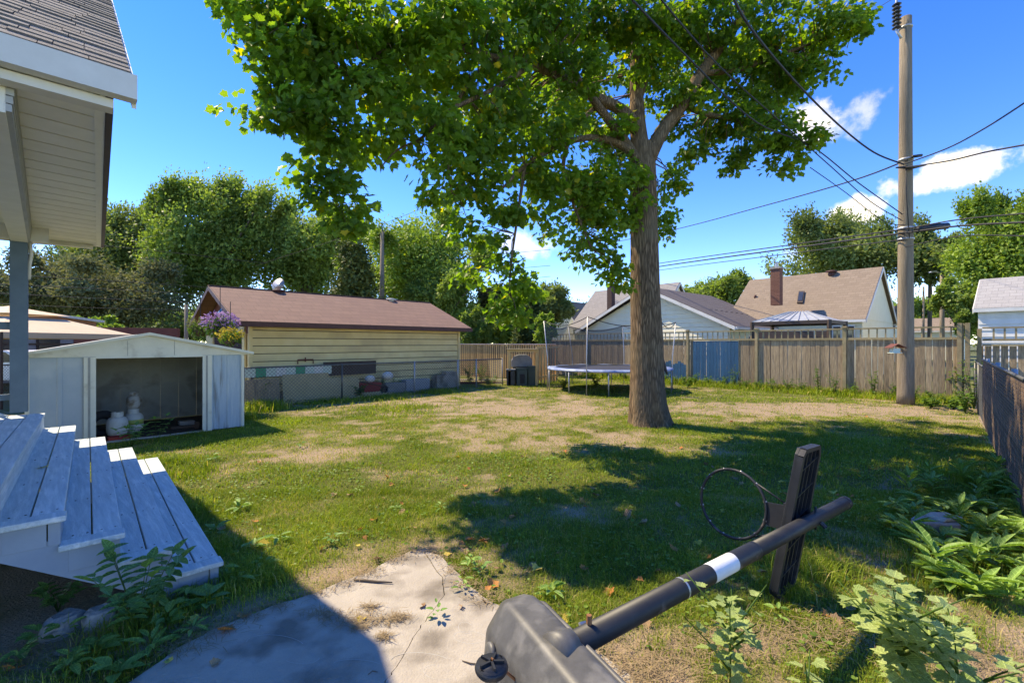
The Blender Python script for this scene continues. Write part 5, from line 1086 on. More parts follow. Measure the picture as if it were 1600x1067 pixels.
# grey garage at right
GE = DP(1528, 484, 17.3); gg = gable_end('white sided garage with a pale grey shingled roof at the right edge', 'white_garage', Vector((GE.x, GE.y, 0)) + UF * .1, -VF, 8.0, UF, 6.0, 2.95, 4.30, M['shing_light'], 'vinyl', ov=.12)
g0 = Vector((GE.x, GE.y, 0)) + UF * .1
for k in range(8): z0 = 1.0 + k * .235; mb = MB(); mb.add([g0 - UF * .03 + Z * z0, g0 - UF * .03 - VF * 7.9 + Z * z0, g0 - VF * 7.9 - UF * .004 + Z * (z0 + .235), g0 - UF * .004 + Z * (z0 + .235), g0 + Z * z0, g0 - VF * 7.9 + Z * z0], [(0, 3, 2, 1), (4, 0, 1, 5)]); mb.build('siding_board', M['whitepaint'], gg)
MB().ob(g0 + UF * .9 + VF * .012, UF * .5, VF * .02, Z * 2.4).build('door', M['orangewood'], gg)
q = DP(1564, 441, 19.3); MB().ob(q - Vector((.2, 0, .12)), (.4, 0, 0), (0, .3, 0), Z * .16).build('roof_vent', M['darktrim'], gg)
# far left: cedar house and canopies
LH = DP(150, 500, 22); lh = thing('cedar_house', 'orange cedar clad house with a pale flat eave behind the shed', 'house', Vector((LH.x, LH.y, 0)))
la = DP(-90, 466, 16); a_ = Vector((la.x, la.y, 0)); b_ = Vector((LH.x, LH.y, 0)); dd = (b_ - a_); nb_ = Vector((-dd.y, dd.x, 0)).normalized()
MB().ob(a_ + Z * .1, dd, nb_ * 6, Z * (LH.z - .25)).build('wall', M['stone'], lh)
mb = MB(); mb.add([a_ - nb_ * .02 + Z * 2.2, b_ - nb_ * .02 + Z * 2.35, b_ - nb_ * .02 + Z * (LH.z - .12), a_ - nb_ * .02 + Z * (la.z - .12)], [(0, 1, 2, 3)]); mb.build('cedar_band', M['orangewood'], lh)
ee = (b_ + dd.normalized() * .3 + Z * (LH.z)) - (a_ + Z * la.z)
MB().ob(a_ - nb_ * .15 + Z * (la.z - .12), ee, nb_ * 6.4, Z * .11).build('roof', M['fasciacream'], lh)
for k in range(3): c = a_.lerp(b_, .25 + .28 * k); f_ = MB().ob(c - nb_ * .05 + Z * 1.0, dd.normalized() * 1.0, nb_ * .03, Z * 1.0).build('window', M['darkbrown'], lh); MB().ob(c - nb_ * .07 + Z * 1.06 + dd.normalized() * .06, dd.normalized() * .88, nb_ * .01, Z * .88).build('pane', M['glass'], f_)
bw_ = DP(152, 518, 19); prop('brown_wall', 'low brown wall extending right of the cedar house', 'wall', MB().ob(Vector((bw_.x - 1.0, bw_.y, 0)), Vector((3.2, 1.6, 0)), (0, .15, 0), Z * (DP(150, 511, 19).z)), 'redwall')
def canopy(label, px, yt, ye, hwp, d):
    c = DP(px, ye, d); t = thing('canopy', label, 'canopy', Vector((c.x, c.y, 0))); w = hwp / F * d; zt = DP(px, yt, d).z; zm = c.z + (zt - c.z) * .62
    def ring(z, s): return [Vector((c.x + a * w * s, c.y + b * w * s, z)) for a, b in ((-1, -1), (1, -1), (1, 1), (-1, 1))]
    lo_, mi, mi2, tp_ = ring(c.z, 1), ring(zm, .40), ring(zm + .10, .46), Vector((c.x, c.y, zt + .08))
    MB().add(lo_ + mi, [(i, (i + 1) % 4, 4 + (i + 1) % 4, 4 + i) for i in range(4)]).build('canopy_cloth', M['canvas'], t); MB().add(mi2 + [tp_], [(i, (i + 1) % 4, 4) for i in range(4)]).build('canopy_top', M['canvas'], t)
    MB().add(lo_ + [v - Z * .16 for v in lo_], [(i, 4 + i, 4 + (i + 1) % 4, (i + 1) % 4) for i in range(4)]).build('valance', M['canvas'], t)
    for v in lo_: MB().bar(Vector((v.x, v.y, 0)), v, .06, .06).build('leg', M['darkbrown'], t)
    for i in range(4): MB().bar(lo_[i] - Z * .32, lo_[(i + 1) % 4] - Z * .32, .03, .05).build('rail', M['darkbrown'], t)
canopy('cream fabric garden canopy left of the shed behind the porch post', 15, 482, 521, 104, 13.5)
# car
cb = P(-30, 612); car = thing('parked_car', 'white and red parked car seen through the porch railing', 'car', cb)
prf = [(-2.1, .35), (-2.15, .75), (-1.6, .92), (-1.0, 1.0), (-.4, 1.42), (.9, 1.45), (1.6, 1.02), (2.1, .9), (2.15, .4)]
MB().prism([cb + Vector((x, 0, z)) for x, z in prf], (0, 1.7, 0)).build('body', M['carwhite'], car, bevel=.05)
MB().prism([cb + Vector((x, -.012, z)) for x, z in ((-.85, 1.02), (-.35, 1.36), (.25, 1.38), (.25, 1.02))], (0, .02, 0)).build('window', M['glass'], car); MB().prism([cb + Vector((x, -.012, z)) for x, z in ((.32, 1.02), (.32, 1.38), (.85, 1.38), (1.35, 1.04))], (0, .02, 0)).build('window', M['glass'], car)
MB().ob(cb + Vector((1.75, -.015, .72)), (.35, 0, 0), (0, .03, 0), (0, 0, .15)).build('tail_light', M['red'], car)
for x in (-1.35, 1.35):
    w_ = MB().lathe(cb + Vector((x, -.02, .33)), [(.2, 0), (.33, .02), (.33, .2), (.2, .22)], 20, (0, 1, 0)).build('wheel', M['rubber'], car, True); MB().lathe(cb + Vector((x, -.03, .33)), [(.05, 0), (.2, .01), (.2, .03)], 14, (0, 1, 0)).build('rim', M['galv'], w_, True)

# ------------------------------------------------------------------ trampoline, barbecue corner
TC = Vector((3.53, 16.5, 0)); TR_ = 2.2; TZ = .80; tramp = thing('trampoline', 'round trampoline with blue pad and sagging net behind the tree trunk', 'trampoline', TC)
def ringp(r, z, n=48, a0=0, a1=2 * math.pi): return [TC + Vector((r * math.cos(a), r * math.sin(a), z)) for a in np.linspace(a0, a1, n)]
MB().tube(ringp(TR_, TZ - .03), .024, 8, False).build('frame_ring', M['galv'], tramp, True)
mb = MB(); o1, i1 = ringp(TR_ + .04, TZ + .02), ringp(TR_ - .28, TZ + .03); n = len(o1)
o2 = [p - Z * .05 for p in ringp(TR_ + .05, TZ + .02)]
for i in range(n - 1):
    j = len(mb.v); wv = .012 * math.sin(i * 1.9); mb.add([o1[i] + Z * wv, o1[i + 1] + Z * .012 * math.sin((i + 1) * 1.9), i1[i + 1], i1[i], o2[i], o2[i + 1]], [(0, 1, 2, 3), (4, 5, 1, 0)])
mb.build('safety_pad', M['trampblue'], tramp, True)
MB().add(ringp(TR_ - .27, TZ + .01)[:-1], [tuple(range(n - 1))]).build('jump_mat', M['trampmat'], tramp)
ttops = []
for k, a in enumerate(np.radians([186, 222, 258, 292, 330, 20, 75, 128])):
    e = TC + Vector((math.cos(a), math.sin(a), 0)) * TR_; MB().tube([e, e + Z * (TZ - .03)], .022, 8).build('leg', M['galv'], tramp, True)
for k, (a, hgt) in enumerate(zip(np.radians([183, 240, 300, 352, 62, 118]), (2.5, 2.55, 2.4, 2.45, 2.4, 2.4))):
    e = TC + Vector((math.cos(a), math.sin(a), 0)) * (TR_ + .05); tpp = e + Vector((math.cos(a) * .12 + .12 * math.sin(k), 0.05, hgt)); MB().tube([e + Z * .02, e + Z * 1.2, tpp], .016, 8).build('net_pole', M['galv' if k != 2 else 'blackplastic'], tramp, True); ttops.append(tpp)
def netmat():
    m, t = newmat('black_safety_netting'); L = t.links.new; out = nn(t, 'ShaderNodeOutputMaterial'); b = nn(t, 'ShaderNodeBsdfPrincipled'); b.inputs['Base Color'].default_value = (.06, .06, .06, 1); b.inputs['Roughness'].default_value = .8
    tr = nn(t, 'ShaderNodeBsdfTransparent'); ms = nn(t, 'ShaderNodeMixShader'); ms.inputs[0].default_value = .55; L(tr.outputs[0], ms.inputs[1]); L(b.outputs[0], ms.inputs[2]); L(ms.outputs[0], out.inputs[0]); return m
M['net'] = netmat()
seq = [ttops[4], ttops[5], ttops[0]]; mb = MB()
bots = [TC + Vector((math.cos(a), math.sin(a), 0)) * (TR_ - .05) + Z * (TZ + .04) for a in np.radians([62, 118, 183])]
rows = []
for i in range(2):
    for k in range(9):
        t = k / 8; tpn = seq[i].lerp(seq[i + 1], t) - Z * .16 * math.sin(math.pi * t); bt = bots[i].lerp(bots[i + 1], t); rows.append((bt, bt.lerp(tpn, .5) + Vector((.03 * math.sin(k * 2), .04 * math.cos(k * 3), 0)), tpn))
for i in range(len(rows) - 1): a, b = rows[i], rows[i + 1]; mb.add([a[0], b[0], b[1], a[1], a[2], b[2]], [(0, 1, 2, 3), (3, 2, 5, 4)])
mb.build('safety_net', M['net'], tramp, True)
for i, (a, b) in enumerate(((0, 1), (1, 2), (2, 3), (3, 4), (4, 5), (5, 0))):
    p, q = ttops[a], ttops[b]; MB().tube([p.lerp(q, t / 10) - Z * .22 * math.sin(math.pi * t / 10) for t in range(11)], .014, 5).build('net_cord', M['wire'], tramp, True)
# gathered net hanging at a front pole
mb = MB(); p = ttops[2]; mb.tube([p, p - Z * .6 + Vector((.02, -.02, 0)), p - Z * 1.2, p - Z * 1.5 + Vector((.12, 0, 0)), p - Z * 1.72 + Vector((.2, 0, 0))], [.03, .05, .09, .06, .02], 8); mb.build('gathered_net', M['trampmat'], tramp, True)

BC = P(816, 603); shelter = thing('barbecue_shelter', 'small open wooden shelter with slatted roof over the barbecue', 'shelter', BC)
X, Y = Vector((1, 0, 0)), Vector((0, 1, 0))
for a, b in ((-.55, 0), (.52, 0), (-.55, .9), (.52, .9)): MB().ob(BC + X * a + Y * b, X * .09, Y * .09, Z * 1.40).build('post', M['tanwood'], shelter)
for k in range(6): MB().ob(BC + X * -.62 + Y * (-.1 + k * .2) + Z * (1.44 - .0 * k), X * 1.28, Y * .14, Z * .03).build('roof_slat', M['railwood'], shelter)
MB().ob(BC + X * -.6 + Y * -.04 + Z * 1.35, X * 1.24, Y * .04, Z * .085).build('beam', M['tanwood'], shelter)
bbq = thing('barbecue', 'covered barbecue grill under the wooden shelter', 'barbecue', BC + Y * .3)
mb = MB(); c = BC + X * -.02 + Y * .35 + Z * .72; prf = [(-.42, 0), (-.42, .28), (-.30, .46), (-.12, .52), (.2, .52), (.36, .42), (.44, .26), (.44, 0)]
MB().prism([c + X * a + Z * b for a, b in prf], Y * .5).build('cover', M['cover'], bbq, bevel=.05)
MB().ob(BC + X * -.35 + Y * .4, X * .65, Y * .4, Z * .70).build('cart', M['blackplastic'], bbq)
for k, (x, w, y, h, m, lb) in enumerate([(-.62, .34, .0, .62, 'blackplastic', 'black storage bin at the left foot of the barbecue shelter'), (-.22, .42, -.12, .66, 'greenplastic', 'dark green storage bin in front of the barbecue'), (.22, .3, .02, .74, 'greenplastic', 'tall narrow dark bin at the right of the shelter')]):
    t = thing('storage_bin', lb, 'bin', BC + X * x + Y * y); MB().ob(BC + X * x + Y * y, X * w, Y * .35, Z * h).build('body', M[m], t, bevel=.02); MB().ob(BC + X * (x - .02) + Y * (y - .02) + Z * h, X * (w + .04), Y * .39, Z * .05).build('lid', M['cover' if k == 0 else m], t, bevel=.01)
    if k == 1: MB().ob(BC + X * (x + .12) + Y * (y - .012) + Z * .1, X * .2, Y * .012, Z * .38).build('slot', M['rubber'], t)
rb = P(745, 600); t_ = thing('raised_bed', 'low wooden raised bed beside the garage corner', 'raised bed', rb)
MB().ob(rb - X * .9, X * 2.0, Y * .05, Z * .10).build('side_board', M['redwall'], t_); MB().ob(rb - X * .9 + Y * .6 + Z * .1, X * 2.4, Y * .16, Z * .04).build('top_board', M['pinkrail'], t_)

# ------------------------------------------------------------------ fallen basketball hoop
hoop = thing('basketball_hoop', 'fallen portable basketball hoop lying on the lawn with its black tank base', 'basketball hoop', Vector((.9, 2.2, 0)))
PA = Vector((.285, 1.75, .555)); PT_ = Vector((2.44, 3.3, .535)); pd = (PT_ - PA).normalized()
PS = PA - pd * .12
MB().tube([PS, PA + pd * 1.30, PA + pd * 1.31], [.047, .047, .047], 24).build('pole_section', M['polepaint'], hoop, True)
MB().tube([PA + pd * 1.31, PT_ - pd * .03], [.0435, .0435], 24).build('pole_section', M['polepaint'], hoop, True)
MB().tube([PT_ - pd * .035, PT_ - pd * .03, PT_, PT_ + pd * .004], [.0435, .047, .046, .036], 24).build('pole_cap', M['blackplastic'], hoop, True)
sA = (DP(1101, 890, 2.26)); 
s0 = (P(1102, 895, .548) - PA).dot(pd); s1 = (P(1137, 876, .546) - PA).dot(pd)
MB().tube([PA + pd * s0, PA + pd * s1], .0476, 24, False).build('white_label', M['whitetape'], hoop, True)
for s in (.62, 1.30): MB().tube([PA + pd * s, PA + pd * (s + .012)], .0485, 24, False).build('pole_collar', M['galv'] if s < 1 else M['blackplastic'], hoop, True)
nh = Vector((-pd.y, pd.x, 0)).normalized()                      # towards the rim
lt = (Z * 1 - nh * .13 + pd * .06); lt = (lt - pd * lt.dot(pd) + pd * .10).normalized()
BCn = PA + pd * 2.03 + nh * .09; BCn.z = .53; nb2 = lt.cross(pd).normalized(); nb2 = nb2 if nb2.dot(nh) > 0 else -nb2
bd = pd * .13; bl = lt * .495
outl = [(-1, -.92), (-.82, -1), (.80, -1), (1, -.9), (1.06, -.2), (1.06, .2), (1, .9), (.80, 1), (-.82, 1), (-1, .92)]
MB().prism([BCn + bd * a + bl * b for a, b in outl], nb2 * .022).build('backboard', M['blackplastic'], hoop, bevel=.005)
fr_ = [BCn + bd * a * .97 + bl * b * .98 - nb2 * .018 for a, b in outl]; mb = MB()
for i in range(len(fr_)): mb.bar(fr_[i], fr_[(i + 1) % len(fr_)], .028, .036, nb2)
mb.build('board_rim', M['blackplastic'], hoop)
for k in range(5): b = -.76 + k * .36; MB().bar(BCn - bd * .95 + bl * b - nb2 * .014, BCn + bd * .98 + bl * (b + .16) - nb2 * .014, .008, .024, nb2).build('board_rib', M['blackplastic'], hoop)
for k in range(4): a = -.7 + k * .46; MB().bar(BCn + bd * a - bl * .95 - nb2 * .012, BCn + bd * a + bl * .95 - nb2 * .012, .010, .02, nb2).build('board_rib', M['blackplastic'], hoop)
cp = PA + pd * ((BCn - PA).dot(pd)); br = BCn - nb2 * .03
for sg in (-.08, .08): MB().bar(br + pd * sg, cp + pd * sg, .006, .09, pd).build('bracket', M['polepaint'], hoop)
MB().tube([cp + pd * .1 - Z * .075, cp + pd * .1 + Z * .075], .008, 8).build('bolt', M['polepaint'], hoop, True); MB().tube([cp + pd * .06 - nb2 * .075 - Z * .02, cp + pd * .06 - nb2 * .045], .014, 6).build('bolt', M['polepaint'], hoop)
RR = .24; rax = (pd - Z * .12).normalized(); ra = (nh - rax * nh.dot(rax)).normalized(); rb_ = rax.cross(ra)
RC = BCn + nb2 * .02 + ra * (RR + .13) - pd * .06 - Z * .0
rp = [RC + (ra * math.cos(a) + rb_ * math.sin(a)) * RR for a in np.linspace(0, 2 * math.pi, 49)]
MB().tube(rp, .0105, 8, False).build('rim', M['polepaint'], hoop, True)
for k in range(12): a = 2 * math.pi * (k + .4) / 12; c = RC + (ra * math.cos(a) + rb_ * math.sin(a)) * (RR + .001); MB().lathe(c - (ra * math.cos(a) + rb_ * math.sin(a)) * .012 , [(.007, 0), (.008, .01), (.007, .022)], 8, (ra * math.cos(a) + rb_ * math.sin(a))).build('net_clip', M['galv'], hoop, True)
a0, a1 = BCn + nb2 * .022 + rb_ * .085 - pd * .05, BCn + nb2 * .022 - rb_ * .085 - pd * .05
MB().prism([a0, a1, RC - ra * RR * .95 - rb_ * .075, RC - ra * RR * .95 + rb_ * .075], rax * .012).build('rim_bracket', M['polepaint'], hoop); 
for sg in (1, -1): MB().tube([BCn + nb2 * .022 + rb_ * .09 * sg - pd * .05, RC - ra * RR * .6 + rb_ * RR * .8 * sg], .006, 6).build('rim_brace', M['polepaint'], hoop, True)
MB().prism([BCn + nb2 * .022 + rb_ * .10 - pd * .07, BCn + nb2 * .022 - rb_ * .10 - pd * .07, BCn + nb2 * .022 - rb_ * .10 + pd * .05, BCn + nb2 * .022 + rb_ * .10 + pd * .05], nb2 * .02).build('rim_plate', M['polepaint'], hoop)
# tank: a long rounded body on its side, long axis towards the camera
ax = Vector((.44, -.90, 0)).normalized(); axp = Vector((-ax.y, ax.x, 0))     # axp: towards the pole side (right)
if axp.x < 0: axp = -axp
T_0 = Vector((.02, 2.03, 0)); TLn = 1.10
sec = [(-.155, .10), (-.175, .22), (-.165, .40), (-.135, .505), (-.085, .565), (-.02, .595), (.045, .590), (.10, .565), (.135, .50), (.15, .36), (.15, .20), (.13, .08), (.05, .04), (-.08, .05)]
mb = MB(); stations = [(-.045, .50, .16), (-.035, .72, .08), (-.005, .90, .03), (.05, .975, .0), (.15, 1.0, 0), (.40, 1.0, 0), (.60, .99, 0), (.78, 1.0, 0), (.95, 1.0, 0), (1.05, .95, .02), (1.10, .70, .1)]
sec = [(-.155, .09), (-.178, .30), (-.160, .47), (-.075, .585), (.055, .590), (.115, .53), (.135, .32), (.125, .09), (.03, .04), (-.09, .05)]
dense = []
for i in range(len(sec)):
    p0, p1, p2 = [np.array(sec[(i + q) % len(sec)]) for q in (-1, 0, 1)]; e0, e1 = (p0 - p1), (p2 - p1); e0 = e0 / np.linalg.norm(e0) * .022; e1 = e1 / np.linalg.norm(e1) * .022
    for t in (0, .33, .67, 1): dense.append((1 - t) ** 2 * (p1 + e0) + 2 * t * (1 - t) * p1 + t * t * (p1 + e1))
ns = len(dense)
for (s, sc, dz) in stations:
    for d_ in dense:
        x_ = d_[0] * sc; z_ = .31 + (d_[1] - .31) * sc
        if .3 < s < .5 and d_[0] > .09 and d_[1] > .3: x_ -= .015
        mb.v.append(tuple(T_0 + ax * s + axp * x_ + Z * z_))
for i in range(len(stations) - 1):
    for k in range(ns): k2 = (k + 1) % ns; mb.f.append((i * ns + k, i * ns + k2, (i + 1) * ns + k2, (i + 1) * ns + k))
mb.f.append(tuple(range(ns - 1, -1, -1))); mb.f.append(tuple((len(stations) - 1) * ns + k for k in range(ns)))
wt_ = mb.build('water_tank', M['tankplastic'], hoop, True); wm_ = wt_.modifiers.new('wn', 'WEIGHTED_NORMAL'); wm_.keep_sharp = False
# moulded ridge along the top and a collar where the pole enters, rust bolt, filler cap, wheel
MB().tube([T_0 + ax * s + axp * .085 + Z * z for s, z in ((.03, .535), (.1, .558), (.5, .562), (.9, .562), (1.04, .54))], [.006, .011, .011, .011, .006], 8).build('moulded_ridge', M['tankplastic'], hoop, True)
MB().tube([PS - pd * .04, PS + pd * .05], [.075, .06], 20).build('pole_socket', M['tankplastic'], hoop, True)
MB().tube([PA + pd * .02 + Z * .05, PA + pd * .02 + Z * .085], .011, 6).build('bolt', mat('rusty_steel', (.22, .09, .04), (.3, .13, .06), 30, .8, .2), hoop)
MB().bar(PA + pd * .03 + Z * .03 - nh * -.05, PA + pd * .0 - nh * .07 - Z * .10, .012, .03, pd).build('strut', M['galv'], hoop)
MB().lathe(T_0 + ax * .11 - axp * .168 + Z * .42, [(.045, 0), (.045, .016), (.03, .02)], 18, (-axp + Z * .2 - ax*.1)).build('filler_cap', M['tankplastic'], hoop, True)
wc = DP(768, 1042, 1.62)
wh = MB(); wh.tube([wc + Vector((math.cos(a) * .048, math.sin(a) * .048, 0)) for a in np.linspace(0, 6.2832, 25)], .013, 8, False); wh.lathe(wc - Z * .02, [(.050, 0), (.056, .008), (.056, .034), (.047, .036), (.044, .006)], 24); wheel_o = wh.build('wheel', M['blackplastic'], hoop, True)
for k in range(5): a = k * 1.2566; MB().bar(wc + Z * .02, wc + Vector((math.cos(a), math.sin(a), 0)) * .046 + Z * .02, .008, .012).build('spoke', M['blackplastic'], hoop)
MB().tube([wc - Z * .08, wc + Z * .03, T_0 + ax * .3 - axp * .12 + Z * .4], .006, 6).build('axle', mat('rusty_rod', (.25, .10, .04), (.3, .14, .07), 30, .8, .2), hoop, True)
stump = prop('wood_stump', 'short brown log propping up the black hoop base', 'log', MB().lathe(T_0 + ax * .42 - axp * .10, [(.062, 0), (.060, .1), (.058, .2)], 14), 'twig', 0, True)

# ------------------------------------------------------------------ stones, block, twig, path litter
def rock(label, c, sx, sy, sz, seed, m='stone', name='stone'):
    r = np.random.RandomState(seed); mb = MB(); n = 9
    zs = (0, .55, .92, 1.0); sc = (1, .98, .85, .5)
    wob = r.uniform(.8, 1.15, n)
    for z, s_ in zip(zs, sc):
        for k in range(n): a = 2 * math.pi * k / n; q = s_ * wob[k] * r.uniform(.95, 1.05); mb.v.append((c.x + math.cos(a) * sx * q, c.y + math.sin(a) * sy * q, c.z - .02 + z * sz * r.uniform(.9, 1.08)))
    for i in range(3):
        for k in range(n): mb.f.append((i * n + k, i * n + (k + 1) % n, (i + 1) * n + (k + 1) % n, (i + 1) * n + k))
    mb.f.append(tuple(3 * n + k for k in range(n))); return tag(mb.build(name, M[m], None, bevel=.01), label, 'stone')
rock('pale flat stone lying under the side of the steps', P(98, 985), .10, .13, .12, 1); rock('grey stone half hidden behind the leafy weed at the steps', P(155, 975), .10, .09, .12, 2)
rock('small whitish stone in front of the flat stone', P(100, 1018), .05, .04, .03, 3, 'concrete'); rock('low broken slab corner beside the path at bottom left', P(205, 1010), .14, .08, .03, 4, 'concrete')
for k in range(16):
    rock('small pale pebble on the soil by the steps', P(20 + k * 17 + (k * 37) % 30, 1000 + (k * 23) % 60), .012 + .012 * ((k * 7) % 3), .014 + .005 * (k % 3), .012, 10 + k, 'concrete', 'pebble')['group'] = 'pebbles by the steps'
bc = P(1468, 845) + Z * .06; blk = thing('broken_block', 'broken concrete block among the weeds at right', 'block', bc)
MB().prism([bc + Vector((-.16, -.03, -.02)), bc + Vector((.13, -.06, -.02)), bc + Vector((.19, .10, -.02)), bc + Vector((-.06, .16, -.02)), bc + Vector((-.18, .08, -.02))], Z * .13).build('body', M['stone'], blk, bevel=.015)
MB().prism([bc + Vector((.0, -.04, .112)), bc + Vector((.19, .0, .112)), bc + Vector((.16, .13, .112)), bc + Vector((-.03, .14, .112))], Z * .03 + X * .02).build('top_slab', M['concrete'], blk, bevel=.008)
tw_ = [P(553, 911), P(570, 912), P(590, 914), P(613, 915)]; prop('twig', 'dark broken twig lying across the concrete path', 'twig', MB().tube([p + Z * .025 for p in tw_], [.006, .009, .008, .004], 6), 'twig', 0, True)
prop('twig', 'thin dark twig on the path left of the hoop base', 'twig', MB().tube([P(722, 1038) + Z * .022, P(735, 1043) + Z * .024, P(752, 1044) + Z * .022], [.002, .004, .002], 5), 'twig', 0, True)
prop('twig', 'short dark twig near the bottom edge of the path', 'twig', MB().tube([P(575, 1060) + Z * .022, P(582, 1055) + Z * .024, P(590, 1056) + Z * .022], [.002, .003, .002], 5), 'twig', 0, True)
# straw and dry litter
def strands(label, name, centres, n, spread, m, L=(.02, .07)):
    mb = MB()
    for i in range(n):
        c = centres[RS.randint(len(centres))]; p = Vector((c[0] + RS.normal() * spread * c[2], c[1] + RS.normal() * spread * .6 * c[2], .019 + RS.rand() * .014)); a = RS.rand() * 6.28; l = RS.uniform(*L); d = Vector((math.cos(a), math.sin(a), RS.normal() * .1)) * l; s = Vector((-d.y, d.x, 0)).normalized() * .0016
        mb.add([p - s, p + d * .5 + Z * .004 - s, p + d, p + d * .5 + Z * .004 + s, p + s], [(0, 1, 3, 4), (1, 2, 3)])
    o = mb.build(name, m); tag(o, label, 'litter', kind='stuff'); return o
cs = [(*P(a, b).xy, c) for a, b, c in ((520, 968, 1.1), (548, 975, 1.2), (575, 972, 1), (500, 962, .9), (610, 972, 1), (578, 953, .5), (560, 985, .6), (600, 1000, .4), (625, 968, .4))]
strands('heap of dry grass clippings on the path', 'dry_clippings', cs, 900, .055, M['straw'])
cs = [(*P(a, b).xy, 1) for a, b in path_px[2:19]]
strands('dry grass litter along the edge of the path', 'path_edge_litter', cs, 2200, .07, M['straw'])
cs = [(*P(a, b).xy, 1) for a, b in ((1230, 1000), (1180, 1020), (1290, 990), (1020, 1040), (1080, 1010), (1500, 1040), (1000, 1050), (1560, 1030), (60, 1030), (150, 1010), (280, 1000), (1350, 1000))]
strands('dry stalks and dead grass on the bare soil', 'dead_grass', cs, 2600, .16, M['straw'], (.03, .12))

# ------------------------------------------------------------------ grass
GRASSM = leafmat('grass_blade', (.12, .18, .02), (.32, .40, .055), (.56, .44, .18), .86, .35, .55, .9, (1.4, 1.45, .5), spec=.12)
shed_poly = [(p.x, p.y) for p in (S(-.05, -.05, 0), S(SWid + .05, -.05, 0), S(SWid + .05, SDep, 0), S(-.05, SDep, 0))]
steps_poly = [(p.x, p.y) for p in (nD - SU * .1 + SV * .02, nD - SU * .1 + SV * lenS, nD + SV * lenS - SU * 3, nD - SU * 3)]
trunk_c = np.array([TB.x, TB.y])
def valid(x, y, margin=0.0):
    ok = ~inpoly(x, y, PATHFULL) & ~inpoly(x, y, shed_poly) & ~inpoly(x, y, steps_poly)
    ok &= ((x - FA.x) * UF.x + (y - FA.y) * UF.y) < -.03                      # this side of the back fence
    ok &= ((x - RF0.x) * NR.x + (y - RF0.y) * NR.y) > .02                      # left of the right fence
    ok &= ((x - GB.x) * N.x + (y - GB.y) * N.y) > .03
    ok &= ((x - TB.x) ** 2 + (y - TB.y) ** 2) > .42 ** 2
    ok &= (np.abs(x / np.maximum(y, .1)) < 1.32)
    return ok
def blades(n, y0, y1, hmin, hmax, w, bend, exp=1.0, clump=True, seg=2):
    y = y0 + (y1 - y0) * RS.rand(n) ** exp; x = (RS.rand(n) * 2 - 1) * 1.22 * y
    ok = valid(x, y); x, y = x[ok], y[ok]; dr = dryness(x, y); keep = RS.rand(len(x)) > np.clip((dr - .45) * 1.2, 0, .62); x, y, dr = x[keep], y[keep], dr[keep]
    if clump: tf = fbm(x + 13, y + 5, .35); keep = RS.rand(len(x)) < .35 + tf * 1.1; x, y, dr, tf = x[keep], y[keep], dr[keep], tf[keep]
    h = (hmin + (hmax - hmin) * RS.rand(len(x)) ** 1.6) * (1.15 - .55 * dr) * (.45 + 1.2 * tf); return x, y, h, dr
def blademesh(name, x, y, h, dr, w, bend, rnd=None):
    n = len(x); a = RS.rand(n) * 6.283; dx, dy = np.cos(a), np.sin(a); b = RS.rand(n) * bend; z0 = hz(x, y) - .004
    sx, sy = -dy * w, dx * w
    p = np.zeros((n, 5, 3)); p[:, 0] = np.stack([x - sx, y - sy, z0], 1); p[:, 1] = np.stack([x + sx, y + sy, z0], 1)
    mx_, my_ = x + dx * h * b * .35, y + dy * h * b * .35; p[:, 2] = np.stack([mx_ + sx * .8, my_ + sy * .8, z0 + h * .6], 1); p[:, 3] = np.stack([mx_ - sx * .8, my_ - sy * .8, z0 + h * .6], 1); p[:, 4] = np.stack([x + dx * h * b, y + dy * h * b, z0 + h * (1.0 - .25 * b)], 1)
    base = (np.arange(n) * 5)[:, None]; me = rawmesh(name, p.reshape(-1, 3), [base + np.array([[0, 1, 2, 3]]), base + np.array([[3, 2, 4]])], GRASSM)
    r = np.clip(RS.rand(n) * .84 + np.where(RS.rand(n) < .05 + dr * .75, .4, 0), 0, 1) if rnd is None else rnd
    at = me.attributes.new('rnd', 'FLOAT', 'FACE'); at.data.foreach_set('value', np.tile(r, 2).astype(np.float32)); return me
for nm, n, y0, y1, h0, h1, w, e in (('near', 330000, 1.7, 5.2, .022, .062, .0016, .62), ('mid', 300000, 5.0, 10.5, .025, .065, .0030, .7), ('far', 260000, 10.0, 24, .03, .07, .0065, .8)):
    x, y, h, dr = blades(n, y0, y1, h0, h1, w, 1, e); me = blademesh('grass', x, y, h, dr, w, 1.3); o = bpy.data.objects.new('lawn_grass', me); C.objects.link(o)
    tag(o, {'near': 'short mown grass nearest the path and steps', 'mid': 'patchy grass in the middle of the lawn', 'far': 'thin dry grass toward the fences'}[nm], 'grass', kind='stuff'); print('blades', nm, len(x))
